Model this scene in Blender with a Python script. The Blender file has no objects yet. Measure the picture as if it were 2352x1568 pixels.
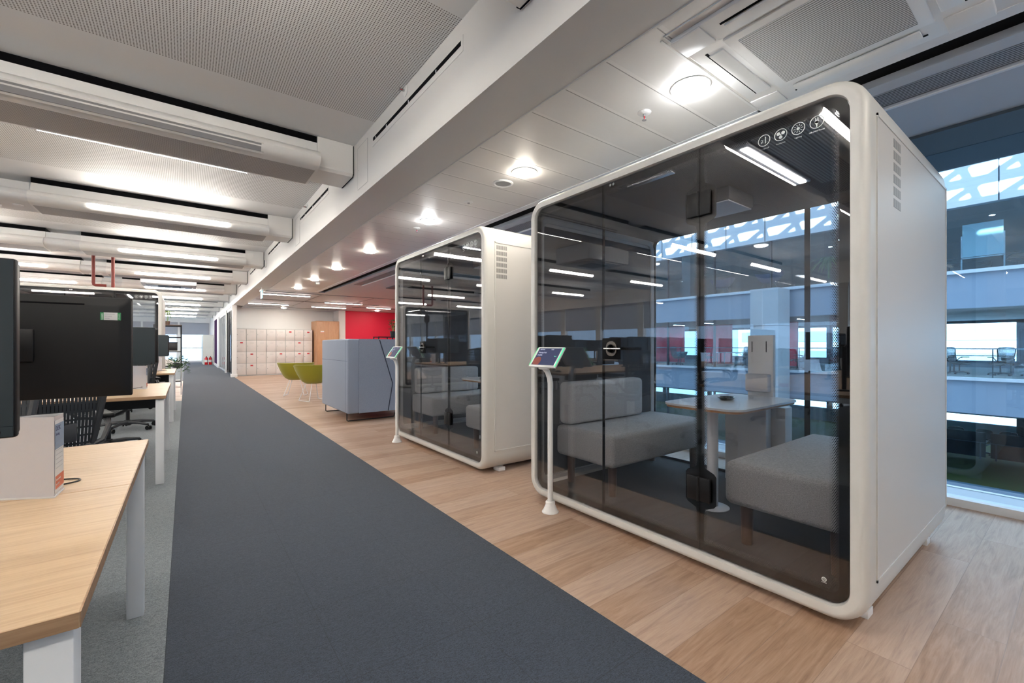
import bpy, bmesh, math, random
from mathutils import Vector, Matrix
R = math.radians
PI = math.pi
random.seed(7)
C = bpy.context.scene.collection

# ------------------------------------------------------------------ camera, world, sun, exposure
FPX = 996.5
YAW = 36.97
cam_d = bpy.data.cameras.new('camera'); cam = bpy.data.objects.new('camera', cam_d); C.objects.link(cam)
cam.location = (0, 0, 1.14); cam.rotation_euler = (R(90), 0, -R(YAW))
cam_d.sensor_width = 36; cam_d.lens = FPX / 2352 * 36; cam_d.shift_y = 9 / 2352
cam_d.clip_start = .02; cam_d.clip_end = 400
sc = bpy.context.scene
sc.camera = cam
sc.view_settings.view_transform = 'Standard'; sc.view_settings.look = 'None'
sc.view_settings.gamma = 1; sc.view_settings.use_curve_mapping = False
sc.view_settings.exposure = 1.33
sc.cycles.max_bounces = 9; sc.cycles.diffuse_bounces = 6; sc.cycles.glossy_bounces = 4
sc.cycles.transmission_bounces = 4; sc.cycles.transparent_max_bounces = 24
sc.cycles.sample_clamp_indirect = 6; sc.cycles.caustics_reflective = False; sc.cycles.caustics_refractive = False
W = bpy.data.worlds.new('sky'); sc.world = W; W.use_nodes = True
wn = W.node_tree; wn.nodes.clear()
wo = wn.nodes.new('ShaderNodeOutputWorld'); wb = wn.nodes.new('ShaderNodeBackground')
wb.inputs[0].default_value = (.58, .77, 1.0, 1); wb.inputs[1].default_value = 2.3
wn.links.new(wb.outputs[0], wo.inputs[0])
SUN = bpy.data.lights.new('sun', 'SUN'); SUN.energy = 14; SUN.angle = R(.6); SUN.color = (1, .95, .88)
so = bpy.data.objects.new('sun', SUN); C.objects.link(so)
so.rotation_euler = Vector((.80, .30, -.50)).to_track_quat('-Z', 'Y').to_euler()
EL = 34.0      # emission of the linear lenses
ED = 55.0      # emission of the downlights

# ------------------------------------------------------------------ materials
M = {}
def nodes(name):
    m = bpy.data.materials.new(name); m.use_nodes = True; M[name] = m
    nt = m.node_tree; b = nt.nodes['Principled BSDF']; return m, nt, b
def mat(name, col, rough=.5, metal=0, spec=.5, emit=None, es=0, sheen=0, coat=0):
    m, nt, b = nodes(name)
    b.inputs['Base Color'].default_value = (*col, 1); b.inputs['Roughness'].default_value = rough
    b.inputs['Metallic'].default_value = metal; b.inputs['Specular IOR Level'].default_value = spec
    b.inputs['Sheen Weight'].default_value = sheen; b.inputs['Coat Weight'].default_value = coat
    if emit: b.inputs['Emission Color'].default_value = (*emit, 1); b.inputs['Emission Strength'].default_value = es
    return m
def N(nt, t, **k):
    n = nt.nodes.new('ShaderNode' + t)
    for a, v in k.items(): setattr(n, a, v)
    return n
def L(nt, a, b): nt.links.new(a, b)
def math_(nt, op, a, b=None):
    n = N(nt, 'Math', operation=op)
    for i, v in enumerate((a, b)):
        if v is None: continue
        if isinstance(v, (int, float)): n.inputs[i].default_value = v
        else: L(nt, v, n.inputs[i])
    return n.outputs[0]
def coords(nt, kind='Object'):
    t = N(nt, 'TexCoord'); s = N(nt, 'SeparateXYZ'); L(nt, t.outputs[kind], s.inputs[0]); return t.outputs[kind], s.outputs
def mix(nt, fac, a, b):
    n = N(nt, 'MixRGB')
    if isinstance(fac, (int, float)): n.inputs[0].default_value = fac
    else: L(nt, fac, n.inputs[0])
    for i, v in ((1, a), (2, b)):
        if isinstance(v, tuple): n.inputs[i].default_value = (*v, 1)
        else: L(nt, v, n.inputs[i])
    return n.outputs[0]
def bump(nt, b, h, s=.2, d=.01):
    n = N(nt, 'Bump'); n.inputs['Strength'].default_value = s; n.inputs['Distance'].default_value = d
    L(nt, h, n.inputs['Height']); L(nt, n.outputs[0], b.inputs['Normal'])
def mapped(nt, vec, scale, rot=(0, 0, 0)):
    n = N(nt, 'Mapping'); n.inputs['Scale'].default_value = scale; n.inputs['Rotation'].default_value = rot
    L(nt, vec, n.inputs[0]); return n.outputs[0]
def noise(nt, vec, scale, detail=4, rough=.6, dist=0):
    n = N(nt, 'TexNoise'); n.inputs['Scale'].default_value = scale; n.inputs['Detail'].default_value = detail
    n.inputs['Roughness'].default_value = rough; n.inputs['Distortion'].default_value = dist
    L(nt, vec, n.inputs['Vector']); return n.outputs[0]
def ramp(nt, fac, stops):
    n = N(nt, 'ValToRGB'); L(nt, fac, n.inputs[0]); e = n.color_ramp.elements
    while len(e) < len(stops): e.new(.5)
    for i, (p, c) in enumerate(stops): e[i].position = p; e[i].color = (*c, 1)
    return n.outputs[0]

mat('white_paint', (.80, .79, .775), .55)
mat('beam_housing', (.84, .83, .81), .45)
mat('beam_paint', (.74, .725, .70), .45)
mat('ceiling_white', (.74, .74, .74), .6)
mat('shell_white', (.66, .645, .61), .38)
mat('side_white', (.62, .595, .565), .45)
mat('white_plastic', (.80, .795, .785), .4)
mat('white_metal', (.80, .81, .83), .35)
mat('black_gloss', (.003, .003, .004), .6, spec=.1)
mat('black_plastic', (.005, .005, .006), .45, spec=.3)
mat('black_matte', (.004, .004, .005), .9, spec=.1)
mat('dark_metal', (.03, .03, .033), .35, .6)
mat('monitor_screen', (.018, .030, .038), .28, spec=.6)
mat('chair_plastic', (.035, .037, .042), .42)
mat('steel', (.55, .55, .56), .25, 1)
mat('brass_dark', (.16, .14, .12), .3, .9)
mat('red_paint', (.72, .012, .05), .55)
mat('red_gloss', (.62, .015, .02), .3)
mat('red_pipe', (.16, .014, .007), .5)
mat('purple_paint', (.045, .010, .065), .9, spec=.1)
mat('felt_dark', (.055, .055, .06), .9)
mat('felt_edge', (.50, .50, .49), .6)
mat('pod_carpet', (.085, .082, .080), .95)
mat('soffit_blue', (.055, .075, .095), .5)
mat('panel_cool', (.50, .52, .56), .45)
mat('locker_white', (.72, .68, .655), .4)
mat('label_red', (.60, .02, .03), .5)
mat('lock_grey', (.25, .25, .25), .4)
mat('lime_fabric', (.30, .27, .012), .7, sheen=.2)
mat('blue_fabric_dark', (.12, .15, .22), .8)
mat('seam_dark', (.03, .04, .07), .8)
mat('table_white', (.78, .79, .80), .18)
mat('oak_edge', (.42, .20, .075), .4)
mat('tray_dark', (.02, .03, .03), .15)
mat('acrylic_paper', (.70, .69, .73), .15, coat=.6)
mat('paper', (.80, .78, .76), .6)
mat('paper_blue', (.28, .36, .47), .5)
mat('paper_coral', (.66, .16, .085), .5)
mat('ink', (.05, .05, .12), .6)
mat('sticker_white', (.62, .62, .62), .6)
mat('sticker_green', (.015, .22, .07), .6)
mat('frit_print', (.55, .58, .57), .5)
mat('icon_white', (.78, .82, .80), .5)
mat('leaf', (.045, .12, .03), .55)
mat('leaf_pale', (.18, .28, .08), .55)
mat('pot_black', (.012, .012, .012), .4)
mat('pot_brown', (.12, .07, .045), .6)
mat('pot_grey', (.07, .08, .08), .6)
mat('soil', (.03, .02, .014), .95)
mat('screen_navy', (.03, .035, .07), .2, emit=(.05, .06, .13), es=.25)
mat('screen_text', (.35, .35, .45), .5, emit=(.6, .65, .85), es=.35)
mat('screen_coral', (.14, .035, .03), .5, emit=(.55, .12, .08), es=.10)
mat('screen_green', (.1, .6, .4), .5, emit=(.15, .8, .5), es=.2)
mat('led_green', (.03, .5, .2), .4, emit=(.06, 1, .35), es=.45)
mat('lens', (1, 1, .98), .4, emit=(1, .945, .86), es=EL)
mat('lens_cool', (1, 1, 1), .4, emit=(1, .96, .90), es=EL * .8)
mat('far_lens_boosted', (1, 1, 1), .4, emit=(1, .98, .95), es=EL * 3)  # added output brightens the red partitions opposite in place of sunlight
mat('pod_lens', (1, 1, .98), .4, emit=(1, .95, .88), es=17)
mat('lens_off', (.30, .30, .31), .3)
mat('down_lens', (1, 1, 1), .4, emit=(1, .92, .80), es=ED)
mat('down_lens_cool', (1, 1, 1), .4, emit=(.97, .985, 1), es=ED)
mat('sign_lens', (.1, .5, .55), .4, emit=(.12, .65, .75), es=.35)
mat('sign_white', (.8, .8, .8), .4, emit=(1, 1, 1), es=.5)
mat('facade_white', (.80, .83, .86), .45)
mat('facade_band', (.36, .43, .52), .5)
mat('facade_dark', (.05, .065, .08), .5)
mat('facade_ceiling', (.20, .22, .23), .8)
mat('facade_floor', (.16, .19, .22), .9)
mat('facade_yellow', (.16, .15, .02), .9)
mat('column_clad', (.62, .64, .66), .5)
mat('whiteboard', (.62, .76, .78), .12)
mat('blue_seat', (.02, .03, .14), .7)
mat('teal_seat', (.02, .14, .18), .6)
mat('city_pale', (.62, .66, .72), .7)
mat('city_windows', (.30, .36, .44), .4)
mat('roof_lattice', (.60, .64, .68), .5)
mat('cable_black', (.01, .01, .01), .4)
mat('fire_red', (.55, .01, .012), .25)
mat('laminate_grey', (.62, .64, .62), .5)
mat('trim_white', (.82, .82, .81), .4)

def mk_perf():           # plaster with perforated fields between the beam rows (hole rows repeat every 3.09 m)
    m, nt, b = nodes('ceiling_perforated'); v, s = coords(nt)
    p = .0165
    fx = math_(nt, 'SUBTRACT', math_(nt, 'FRACT', math_(nt, 'DIVIDE', s[0], p)), .5)
    fy = math_(nt, 'SUBTRACT', math_(nt, 'FRACT', math_(nt, 'DIVIDE', s[1], p)), .5)
    d = math_(nt, 'SQRT', math_(nt, 'ADD', math_(nt, 'MULTIPLY', fx, fx), math_(nt, 'MULTIPLY', fy, fy)))
    hole = math_(nt, 'LESS_THAN', d, .27)
    yy = math_(nt, 'FRACT', math_(nt, 'DIVIDE', math_(nt, 'ADD', s[1], 30.9 - 1.52), 3.09))   # 0 at a row, .5 between
    zone = math_(nt, 'LESS_THAN', math_(nt, 'ABSOLUTE', math_(nt, 'SUBTRACT', yy, .5)), .248)
    f = math_(nt, 'MULTIPLY', hole, zone)
    L(nt, mix(nt, f, (.84, .84, .84), (.16, .15, .14)), b.inputs['Base Color']); b.inputs['Roughness'].default_value = .65
mk_perf()
def mk_beamperf():
    m, nt, b = nodes('beam_perforated'); v, s = coords(nt)
    fy = math_(nt, 'LESS_THAN', math_(nt, 'FRACT', math_(nt, 'DIVIDE', s[1], .017)), .45)
    fx = math_(nt, 'LESS_THAN', math_(nt, 'FRACT', math_(nt, 'DIVIDE', s[0], .012)), .8)
    f = math_(nt, 'MULTIPLY', fy, fx)
    L(nt, mix(nt, f, (.56, .55, .54), (.20, .19, .18)), b.inputs['Base Color']); b.inputs['Roughness'].default_value = .5
mk_beamperf()
def mk_planks():
    m, nt, b = nodes('plank_ceiling'); v, s = coords(nt)
    f = math_(nt, 'FRACT', math_(nt, 'DIVIDE', math_(nt, 'SUBTRACT', s[1], 1.479 - 3.0), .297))
    light = math_(nt, 'LESS_THAN', f, .07); dark = math_(nt, 'LESS_THAN', math_(nt, 'ABSOLUTE', math_(nt, 'SUBTRACT', f, .085)), .010)
    c = mix(nt, light, (.76, .74, .72), (.82, .80, .78)); c = mix(nt, dark, c, (.30, .29, .28))
    L(nt, c, b.inputs['Base Color']); b.inputs['Roughness'].default_value = .38; b.inputs['Metallic'].default_value = .1
mk_planks()
def mk_stripes(name, axis, pitch, duty, c1, c2, rough=.5):
    m, nt, b = nodes(name); v, s = coords(nt)
    f = math_(nt, 'LESS_THAN', math_(nt, 'FRACT', math_(nt, 'DIVIDE', s[axis], pitch)), duty)
    L(nt, mix(nt, f, c1, c2), b.inputs['Base Color']); b.inputs['Roughness'].default_value = rough
mk_stripes('grille_stripes', 0, .0135, .42, (.66, .66, .66), (.10, .10, .10))
mk_stripes('blade_stripes', 0, .02, .5, (.40, .40, .42), (.03, .03, .035))
mk_stripes('pod_louvre', 1, .016, .5, (.13, .14, .15), (.006, .007, .008))
mk_stripes('vent_slots', 0, .009, .5, (.62, .60, .57), (.03, .03, .03))
def mk_carpet(name, c1, c2, tile, scale=260):
    m, nt, b = nodes(name); v, s = coords(nt)
    n = noise(nt, v, scale, 3, .7); n2 = noise(nt, mapped(nt, v, (1, 5, 1)), 60, 3, .6)
    c = ramp(nt, math_(nt, 'ADD', math_(nt, 'MULTIPLY', n, .65), math_(nt, 'MULTIPLY', n2, .35)), [(.40, c1), (.60, c2)])
    ex = math_(nt, 'LESS_THAN', math_(nt, 'FRACT', math_(nt, 'DIVIDE', math_(nt, 'ADD', s[0], 10.06), tile[0])), .006)
    ey = math_(nt, 'LESS_THAN', math_(nt, 'FRACT', math_(nt, 'DIVIDE', math_(nt, 'ADD', s[1], 10.0), tile[1])), .008)
    c = mix(nt, math_(nt, 'MULTIPLY', math_(nt, 'MAXIMUM', ex, ey), .5), c, tuple(x * .5 for x in c1))
    L(nt, c, b.inputs['Base Color']); b.inputs['Roughness'].default_value = .9
    b.inputs['Sheen Weight'].default_value = .12; b.inputs['Sheen Roughness'].default_value = .5
    bump(nt, b, n, .6, .004)
mk_carpet('carpet_navy', (.008, .014, .027), (.040, .056, .085), (.5, .5))
mk_carpet('carpet_grey', (.10, .115, .13), (.27, .30, .32), (1.0, .25))
def mk_woodfloor():
    m, nt, b = nodes('wood_floor'); v, s = coords(nt)
    br = N(nt, 'TexBrick'); L(nt, v, br.inputs['Vector'])
    br.offset = .37; br.offset_frequency = 2; br.squash = 1
    br.inputs['Scale'].default_value = 1; br.inputs['Brick Width'].default_value = 1.25; br.inputs['Row Height'].default_value = .187
    br.inputs['Mortar Size'].default_value = .0012; br.inputs['Mortar Smooth'].default_value = .1; br.inputs['Bias'].default_value = 0
    br.inputs['Color1'].default_value = (0, 0, 0, 1); br.inputs['Color2'].default_value = (1, 1, 1, 1); br.inputs['Mortar'].default_value = (.5, .5, .5, 1)
    off = N(nt, 'VectorMath', operation='MULTIPLY_ADD'); L(nt, br.outputs[0], off.inputs[0]); off.inputs[1].default_value = (3.1, 7.7, 2.0)
    L(nt, v, off.inputs[2])
    g1 = noise(nt, mapped(nt, off.outputs[0], (.9, 9, 1)), 3.0, 6, .62, 1.4)
    g2 = noise(nt, mapped(nt, off.outputs[0], (2.5, 70, 1)), 3.0, 3, .6)
    g = math_(nt, 'ADD', math_(nt, 'MULTIPLY', g1, .72), math_(nt, 'MULTIPLY', g2, .28))
    c = ramp(nt, g, [(.34, (.32, .20, .137)), (.48, (.43, .285, .20)), (.62, (.51, .355, .262))])
    tone = mix(nt, .14, c, br.outputs[0])
    n3 = N(nt, 'HueSaturation'); n3.inputs['Saturation'].default_value = 1.15; n3.inputs['Value'].default_value = .97; L(nt, tone, n3.inputs['Color'])
    c = mix(nt, math_(nt, 'MULTIPLY', br.outputs['Fac'], .5), n3.outputs[0], (.18, .11, .08))
    L(nt, c, b.inputs['Base Color']); b.inputs['Roughness'].default_value = .42; b.inputs['Specular IOR Level'].default_value = .4
    bump(nt, b, g2, .08, .002)
mk_woodfloor()
def mk_wood(name, cols, sc_=(1.2, 26, 26), rough=.45, line=.35):
    m, nt, b = nodes(name); v, s = coords(nt)
    g1 = noise(nt, mapped(nt, v, sc_), 2.2, 6, .6, .5); g2 = noise(nt, mapped(nt, v, tuple(x * 3 for x in sc_)), 2.6, 2, .5)
    g = math_(nt, 'ADD', math_(nt, 'MULTIPLY', g1, 1 - line), math_(nt, 'MULTIPLY', g2, line))
    L(nt, ramp(nt, g, [(.3, cols[0]), (.5, cols[1]), (.7, cols[2])]), b.inputs['Base Color']); b.inputs['Roughness'].default_value = rough
mk_wood('desk_wood', ((.40, .26, .15), (.52, .365, .225), (.59, .43, .275)))
mk_wood('desk_edge', ((.25, .14, .075), (.34, .205, .115), (.43, .28, .165)))
mk_wood('cabinet_wood', ((.40, .20, .10), (.50, .27, .145), (.57, .33, .19)), (26, 26, 1.2))
mk_wood('sofa_leg_wood', ((.06, .03, .02), (.09, .05, .035), (.12, .07, .05)), (10, 10, 1))
def mk_fabric(name, c1, c2, scale=900, rough=.85, st=(1, 1, 1)):
    m, nt, b = nodes(name); v, s = coords(nt)
    n = noise(nt, mapped(nt, v, st), scale, 2, .6); n2 = noise(nt, mapped(nt, v, (1, 1, 4)), 90, 3, .6)
    f = math_(nt, 'ADD', math_(nt, 'MULTIPLY', n, .6), math_(nt, 'MULTIPLY', n2, .4))
    L(nt, ramp(nt, f, [(.38, c1), (.62, c2)]), b.inputs['Base Color']); b.inputs['Roughness'].default_value = rough
    b.inputs['Sheen Weight'].default_value = .15; bump(nt, b, n, .25, .002)
mk_fabric('sofa_grey', (.26, .255, .255), (.46, .45, .445), 300)
mk_fabric('sofa_back_light', (.42, .41, .405), (.60, .585, .57), 300)
mk_fabric('booth_blue', (.20, .235, .31), (.26, .30, .385), 200)
def mk_glass(name, tint, f0, gloss=(1, 1, 1)):
    m, nt, b = nodes(name); nt.nodes.remove(b)
    out = [n for n in nt.nodes if n.type == 'OUTPUT_MATERIAL'][0]
    lw = N(nt, 'LayerWeight'); lw.inputs[0].default_value = .5
    p5 = math_(nt, 'POWER', lw.outputs['Facing'], 5)
    fac = math_(nt, 'ADD', math_(nt, 'MULTIPLY', p5, 1 - f0), f0)
    tr = N(nt, 'BsdfTransparent'); tr.inputs[0].default_value = (*tint, 1)
    gl = N(nt, 'BsdfGlossy'); gl.inputs['Roughness'].default_value = 0; gl.inputs[0].default_value = (*gloss, 1)
    mx = N(nt, 'MixShader'); L(nt, fac, mx.inputs[0]); L(nt, tr.outputs[0], mx.inputs[1]); L(nt, gl.outputs[0], mx.inputs[2])
    L(nt, mx.outputs[0], out.inputs[0])
mk_glass('glass_tinted', (.87, .87, .88), .062)
mk_glass('glass_clear', (.93, .955, .96), .03)
mk_glass('glass_atrium', (.80, .91, .975), .035)
mk_glass('glass_facade', (.78, .88, .92), .05)
mk_glass('glass_window', (.58, .62, .66), .04)
def mk_frit():           # printed dots that shrink away from the black border
    m, nt, b = nodes('frit_dots'); out = [n for n in nt.nodes if n.type == 'OUTPUT_MATERIAL'][0]
    b.inputs['Base Color'].default_value = (.004, .004, .005, 1); b.inputs['Roughness'].default_value = .3
    v, s = coords(nt); p = .0075
    gy = math_(nt, 'DIVIDE', s[1], p); gz = math_(nt, 'DIVIDE', s[2], p * .866)
    row = math_(nt, 'FLOOR', gz); gy = math_(nt, 'ADD', gy, math_(nt, 'MULTIPLY', row, .5))
    fy = math_(nt, 'SUBTRACT', math_(nt, 'FRACT', gy), .5); fz = math_(nt, 'MULTIPLY', math_(nt, 'SUBTRACT', math_(nt, 'FRACT', gz), .5), .866)
    d = math_(nt, 'SQRT', math_(nt, 'ADD', math_(nt, 'MULTIPLY', fy, fy), math_(nt, 'MULTIPLY', fz, fz)))
    at = N(nt, 'Attribute'); at.attribute_name = 'fade'
    rad = math_(nt, 'ADD', math_(nt, 'MULTIPLY', at.outputs['Fac'], .48), .06)
    f = math_(nt, 'LESS_THAN', d, rad)
    tr = N(nt, 'BsdfTransparent'); mx = N(nt, 'MixShader'); L(nt, f, mx.inputs[0]); L(nt, tr.outputs[0], mx.inputs[1]); L(nt, b.outputs[0], mx.inputs[2])
    L(nt, mx.outputs[0], out.inputs[0])
mk_frit()
def mk_mesh():           # woven elastic of the task chairs, open between the strands
    m, nt, b = nodes('chair_mesh'); out = [n for n in nt.nodes if n.type == 'OUTPUT_MATERIAL'][0]
    b.inputs['Base Color'].default_value = (.02, .024, .03, 1); b.inputs['Roughness'].default_value = .6
    v, s = coords(nt)
    a = math_(nt, 'LESS_THAN', math_(nt, 'FRACT', math_(nt, 'DIVIDE', s[0], .016)), .22)
    z = math_(nt, 'LESS_THAN', math_(nt, 'FRACT', math_(nt, 'DIVIDE', s[2], .05)), .75)
    f = math_(nt, 'MULTIPLY', a, z)
    tr = N(nt, 'BsdfTransparent'); mx = N(nt, 'MixShader'); L(nt, f, mx.inputs[0]); L(nt, b.outputs[0], mx.inputs[1]); L(nt, tr.outputs[0], mx.inputs[2])
    L(nt, mx.outputs[0], out.inputs[0])
mk_mesh()
def mk_blind():
    m, nt, b = nodes('grey_blind'); out = [n for n in nt.nodes if n.type == 'OUTPUT_MATERIAL'][0]
    b.inputs['Base Color'].default_value = (.42, .42, .44, 1); b.inputs['Roughness'].default_value = .8
    tl = N(nt, 'BsdfTranslucent'); tl.inputs[0].default_value = (.5, .5, .52, 1); mx = N(nt, 'MixShader'); mx.inputs[0].default_value = .45
    L(nt, b.outputs[0], mx.inputs[1]); L(nt, tl.outputs[0], mx.inputs[2]); L(nt, mx.outputs[0], out.inputs[0])
mk_blind()

# ------------------------------------------------------------------ mesh helpers
class MB:
    def __init__(s): s.bm = bmesh.new(); s.fade = None
    def box(s, x0, x1, y0, y1, z0, z1, bev=0, seg=2, mtx=None):
        r = bmesh.ops.create_cube(s.bm, size=1)
        vs = r['verts']
        for v in vs:
            v.co = Vector(((x0 + x1) / 2 + v.co.x * (x1 - x0), (y0 + y1) / 2 + v.co.y * (y1 - y0), (z0 + z1) / 2 + v.co.z * (z1 - z0)))
        if bev:
            es = list({e for v in vs for e in v.link_edges})
            r = bmesh.ops.bevel(s.bm, geom=es, offset=bev, segments=seg, affect='EDGES', profile=.5)
            vs = list({v for f in r['faces'] for v in f.verts} | {v for v in vs if v.is_valid})
        if mtx is not None: bmesh.ops.transform(s.bm, matrix=mtx, verts=[v for v in vs if v.is_valid])
        return s
    def rod(s, p0, p1, r, r2=None, seg=12):
        p0, p1 = Vector(p0), Vector(p1); d = p1 - p0
        q = d.to_track_quat('Z', 'Y').to_matrix().to_4x4()
        m = Matrix.Translation((p0 + p1) / 2) @ q
        bmesh.ops.create_cone(s.bm, cap_ends=True, segments=seg, radius1=r, radius2=r if r2 is None else r2, depth=d.length, matrix=m)
        return s
    def tube(s, pts, r, seg=10, closed=False):
        pts = [Vector(p) for p in pts]; n = len(pts); rings = []
        rr = r if isinstance(r, (list, tuple)) else [r] * n
        up = None
        for i, p in enumerate(pts):
            a = pts[(i - 1) % n] if (closed or i) else p; b = pts[(i + 1) % n] if (closed or i < n - 1) else p
            t = (b - a).normalized()
            if up is None: up = t.orthogonal().normalized()
            up = (up - t * up.dot(t)).normalized(); w = t.cross(up)
            rings.append([s.bm.verts.new(p + (up * math.cos(2 * PI * k / seg) + w * math.sin(2 * PI * k / seg)) * rr[i]) for k in range(seg)])
        for i in range(n if closed else n - 1):
            A, B = rings[i], rings[(i + 1) % n]
            for k in range(seg): s.bm.faces.new((A[k], A[(k + 1) % seg], B[(k + 1) % seg], B[k]))
        if not closed: s.bm.faces.new(rings[0][::-1]); s.bm.faces.new(rings[-1])
        return s
    def lathe(s, prof, c=(0, 0, 0), seg=24, sx=1, sy=1):
        rings = []
        for (r, z) in prof:
            if r < 1e-6: rings.append([s.bm.verts.new((c[0], c[1], c[2] + z))])
            else: rings.append([s.bm.verts.new((c[0] + sx * r * math.cos(2 * PI * k / seg), c[1] + sy * r * math.sin(2 * PI * k / seg), c[2] + z)) for k in range(seg)])
        for A, B in zip(rings, rings[1:]):
            for k in range(seg):
                k2 = (k + 1) % seg
                if len(A) == 1 and len(B) == 1: continue
                if len(A) == 1: s.bm.faces.new((A[0], B[k2], B[k]))
                elif len(B) == 1: s.bm.faces.new((A[k], A[k2], B[0]))
                else: s.bm.faces.new((A[k], A[k2], B[k2], B[k]))
        return s
    def prism(s, poly, axis, a, b):
        def P(u, v, w): return {'x': (w, u, v), 'y': (u, w, v), 'z': (u, v, w)}[axis]
        A = [s.bm.verts.new(P(u, v, a)) for u, v in poly]; B = [s.bm.verts.new(P(u, v, b)) for u, v in poly]; n = len(poly)
        s.bm.faces.new(A[::-1]); s.bm.faces.new(B)
        for k in range(n): s.bm.faces.new((A[k], A[(k + 1) % n], B[(k + 1) % n], B[k]))
        return s
    def loops(s, loops, closed=True):        # loft of closed vertex loops
        V = [[s.bm.verts.new(p) for p in lp] for lp in loops]; n = len(V[0]); m = len(V)
        for i in range(m if closed else m - 1):
            A, B = V[i], V[(i + 1) % m]
            for k in range(n): s.bm.faces.new((A[k], A[(k + 1) % n], B[(k + 1) % n], B[k]))
        return V
    def quad(s, a, b, c, d): s.bm.faces.new([s.bm.verts.new(p) for p in (a, b, c, d)]); return s
    def disc(s, c, r, normal=(0, 0, 1), seg=24, t=.002):
        n = Vector(normal).normalized(); c = Vector(c); return s.rod(c, c + n * t, r, seg=seg)
    def build(s, name, m, parent=None, loc=None, smooth=True, ang=35):
        bmesh.ops.recalc_face_normals(s.bm, faces=s.bm.faces)
        me = bpy.data.meshes.new(name); s.bm.to_mesh(me); s.bm.free()
        me.materials.append(M[m])
        if smooth:
            me.polygons.foreach_set('use_smooth', [True] * len(me.polygons))
            me.set_sharp_from_angle(angle=R(ang))
        o = bpy.data.objects.new(name, me); C.objects.link(o)
        if parent is not None: o.parent = parent
        if loc is not None: o.location = loc
        return o
def rrect(y0, y1, z0, z1, r, seg=8):
    pts = []
    for cy, cz, a0 in ((y1 - r, z1 - r, 0), (y0 + r, z1 - r, 90), (y0 + r, z0 + r, 180), (y1 - r, z0 + r, 270)):
        for k in range(seg + 1):
            a = R(a0 + 90 * k / seg); pts.append((cy + r * math.cos(a), cz + r * math.sin(a)))
    return pts
def tag(o, label=None, cat=None, group=None, kind=None):
    if label: o['label'] = label
    if cat: o['category'] = cat
    if group: o['group'] = group
    if kind: o['kind'] = kind
    return o
def thing(name, label, cat, loc=(0, 0, 0), rz=0, group=None):
    o = bpy.data.objects.new(name, None); C.objects.link(o); o.empty_display_size = .1
    o.location = loc; o.rotation_euler = (0, 0, rz); return tag(o, label, cat, group)
def struct(o): o['kind'] = 'structure'; return o
def sbox(name, m, *b, bev=0): return struct(MB().box(*b, bev=bev).build(name, m))
def dup(root, loc=None, rz=None, label=None, group=None):
    def cp(o, par):
        c = o.copy(); C.objects.link(c)
        if par is not None: c.parent = par
        for ch in o.children: cp(ch, c)
        return c
    kids = list(root.children)
    r = root.copy(); C.objects.link(r)
    for ch in kids: cp(ch, r)
    if loc is not None: r.location = loc
    if rz is not None: r.rotation_euler = (0, 0, rz)
    if label: r['label'] = label
    if group: r['group'] = group
    return r
def text(name, s, size, m, parent, mtx, label=None, ext=.0004, align='LEFT'):
    cu = bpy.data.curves.new(name, 'FONT'); cu.body = s; cu.size = size; cu.extrude = ext; cu.align_x = align; cu.resolution_u = 3
    o = bpy.data.objects.new(name, cu); C.objects.link(o)
    dg = bpy.context.evaluated_depsgraph_get(); me = bpy.data.meshes.new_from_object(o.evaluated_get(dg))
    bpy.data.objects.remove(o); me.transform(mtx); me.materials.clear(); me.materials.append(M[m]); me.name = name
    o = bpy.data.objects.new(name, me); C.objects.link(o); o.parent = parent
    if label: o['label'] = label
    return o
def basis(x, y, o):          # matrix whose text-plane axes are x and y
    x, y = Vector(x).normalized(), Vector(y).normalized(); z = x.cross(y)
    m = Matrix((x, y, z)).transposed().to_4x4(); m.translation = Vector(o); return m

ZC, ZS = 3.13, 2.58           # plaster ceiling, lower soffit
XB = 1.35                     # left face of the bulkhead and of the glazed wall beyond
YN, YF = -6.0, 36.0
XL = -8.2                     # window wall on the left

# ------------------------------------------------------------------ the setting
sbox('floor', 'wood_floor', XL, 4.48, YN, YF, -.12, 0)
sbox('floor_lounge', 'wood_floor', 4.48, 9.6, 10.5, YF, -.12, 0)
sbox('floor_navy_carpet', 'carpet_navy', -.06, 1.40, YN, YF, .0005, .006)
sbox('floor_grey_carpet', 'carpet_grey', XL, -.06, YN, 11.2, .0005, .006)
sbox('floor_far_carpet', 'carpet_grey', XL, -.06, 17.5, YF, .0005, .006)
sbox('ceiling', 'ceiling_perforated', XL, XB, YN, YF, ZC, ZC + .15)
sbox('ceiling_bulkhead', 'beam_paint', XB, 1.69, YN, 18.45, ZS, ZC + .15)
sbox('ceiling_bulkhead_far', 'beam_paint', XB, 1.47, 18.45, YF, ZS, ZC + .15)
sbox('ceiling_planks', 'plank_ceiling', 1.69, 2.80, YN, 12.6, ZS, ZS + .05)
sbox('ceiling_plank_trim', 'white_metal', 2.80, 2.88, YN, 12.6, ZS - .004, ZS + .05)
sbox('ceiling_void_fill', 'black_matte', 2.88, 3.06, YN, 12.6, ZS + .035, ZS + .2)  # solid black fill, paints the shade of the open gap
sbox('ceiling_rail', 'panel_cool', 3.06, 3.17, YN, 10.5, ZS - .005, ZS + .12)
sbox('ceiling_slot', 'black_matte', 3.17, 3.19, YN, 10.5, ZS + .02, ZS + .12)
sbox('ceiling_linear_grille', 'blade_stripes', 3.19, 3.38, YN, 10.5, ZS, ZS + .12)
sbox('ceiling_edge_panel', 'panel_cool', 3.38, 3.98, YN, 10.5, ZS - .01, ZS + .12)
sbox('ceiling_edge_lip', 'white_metal', 3.38, 3.40, YN, 10.5, ZS - .018, ZS - .01)
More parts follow.
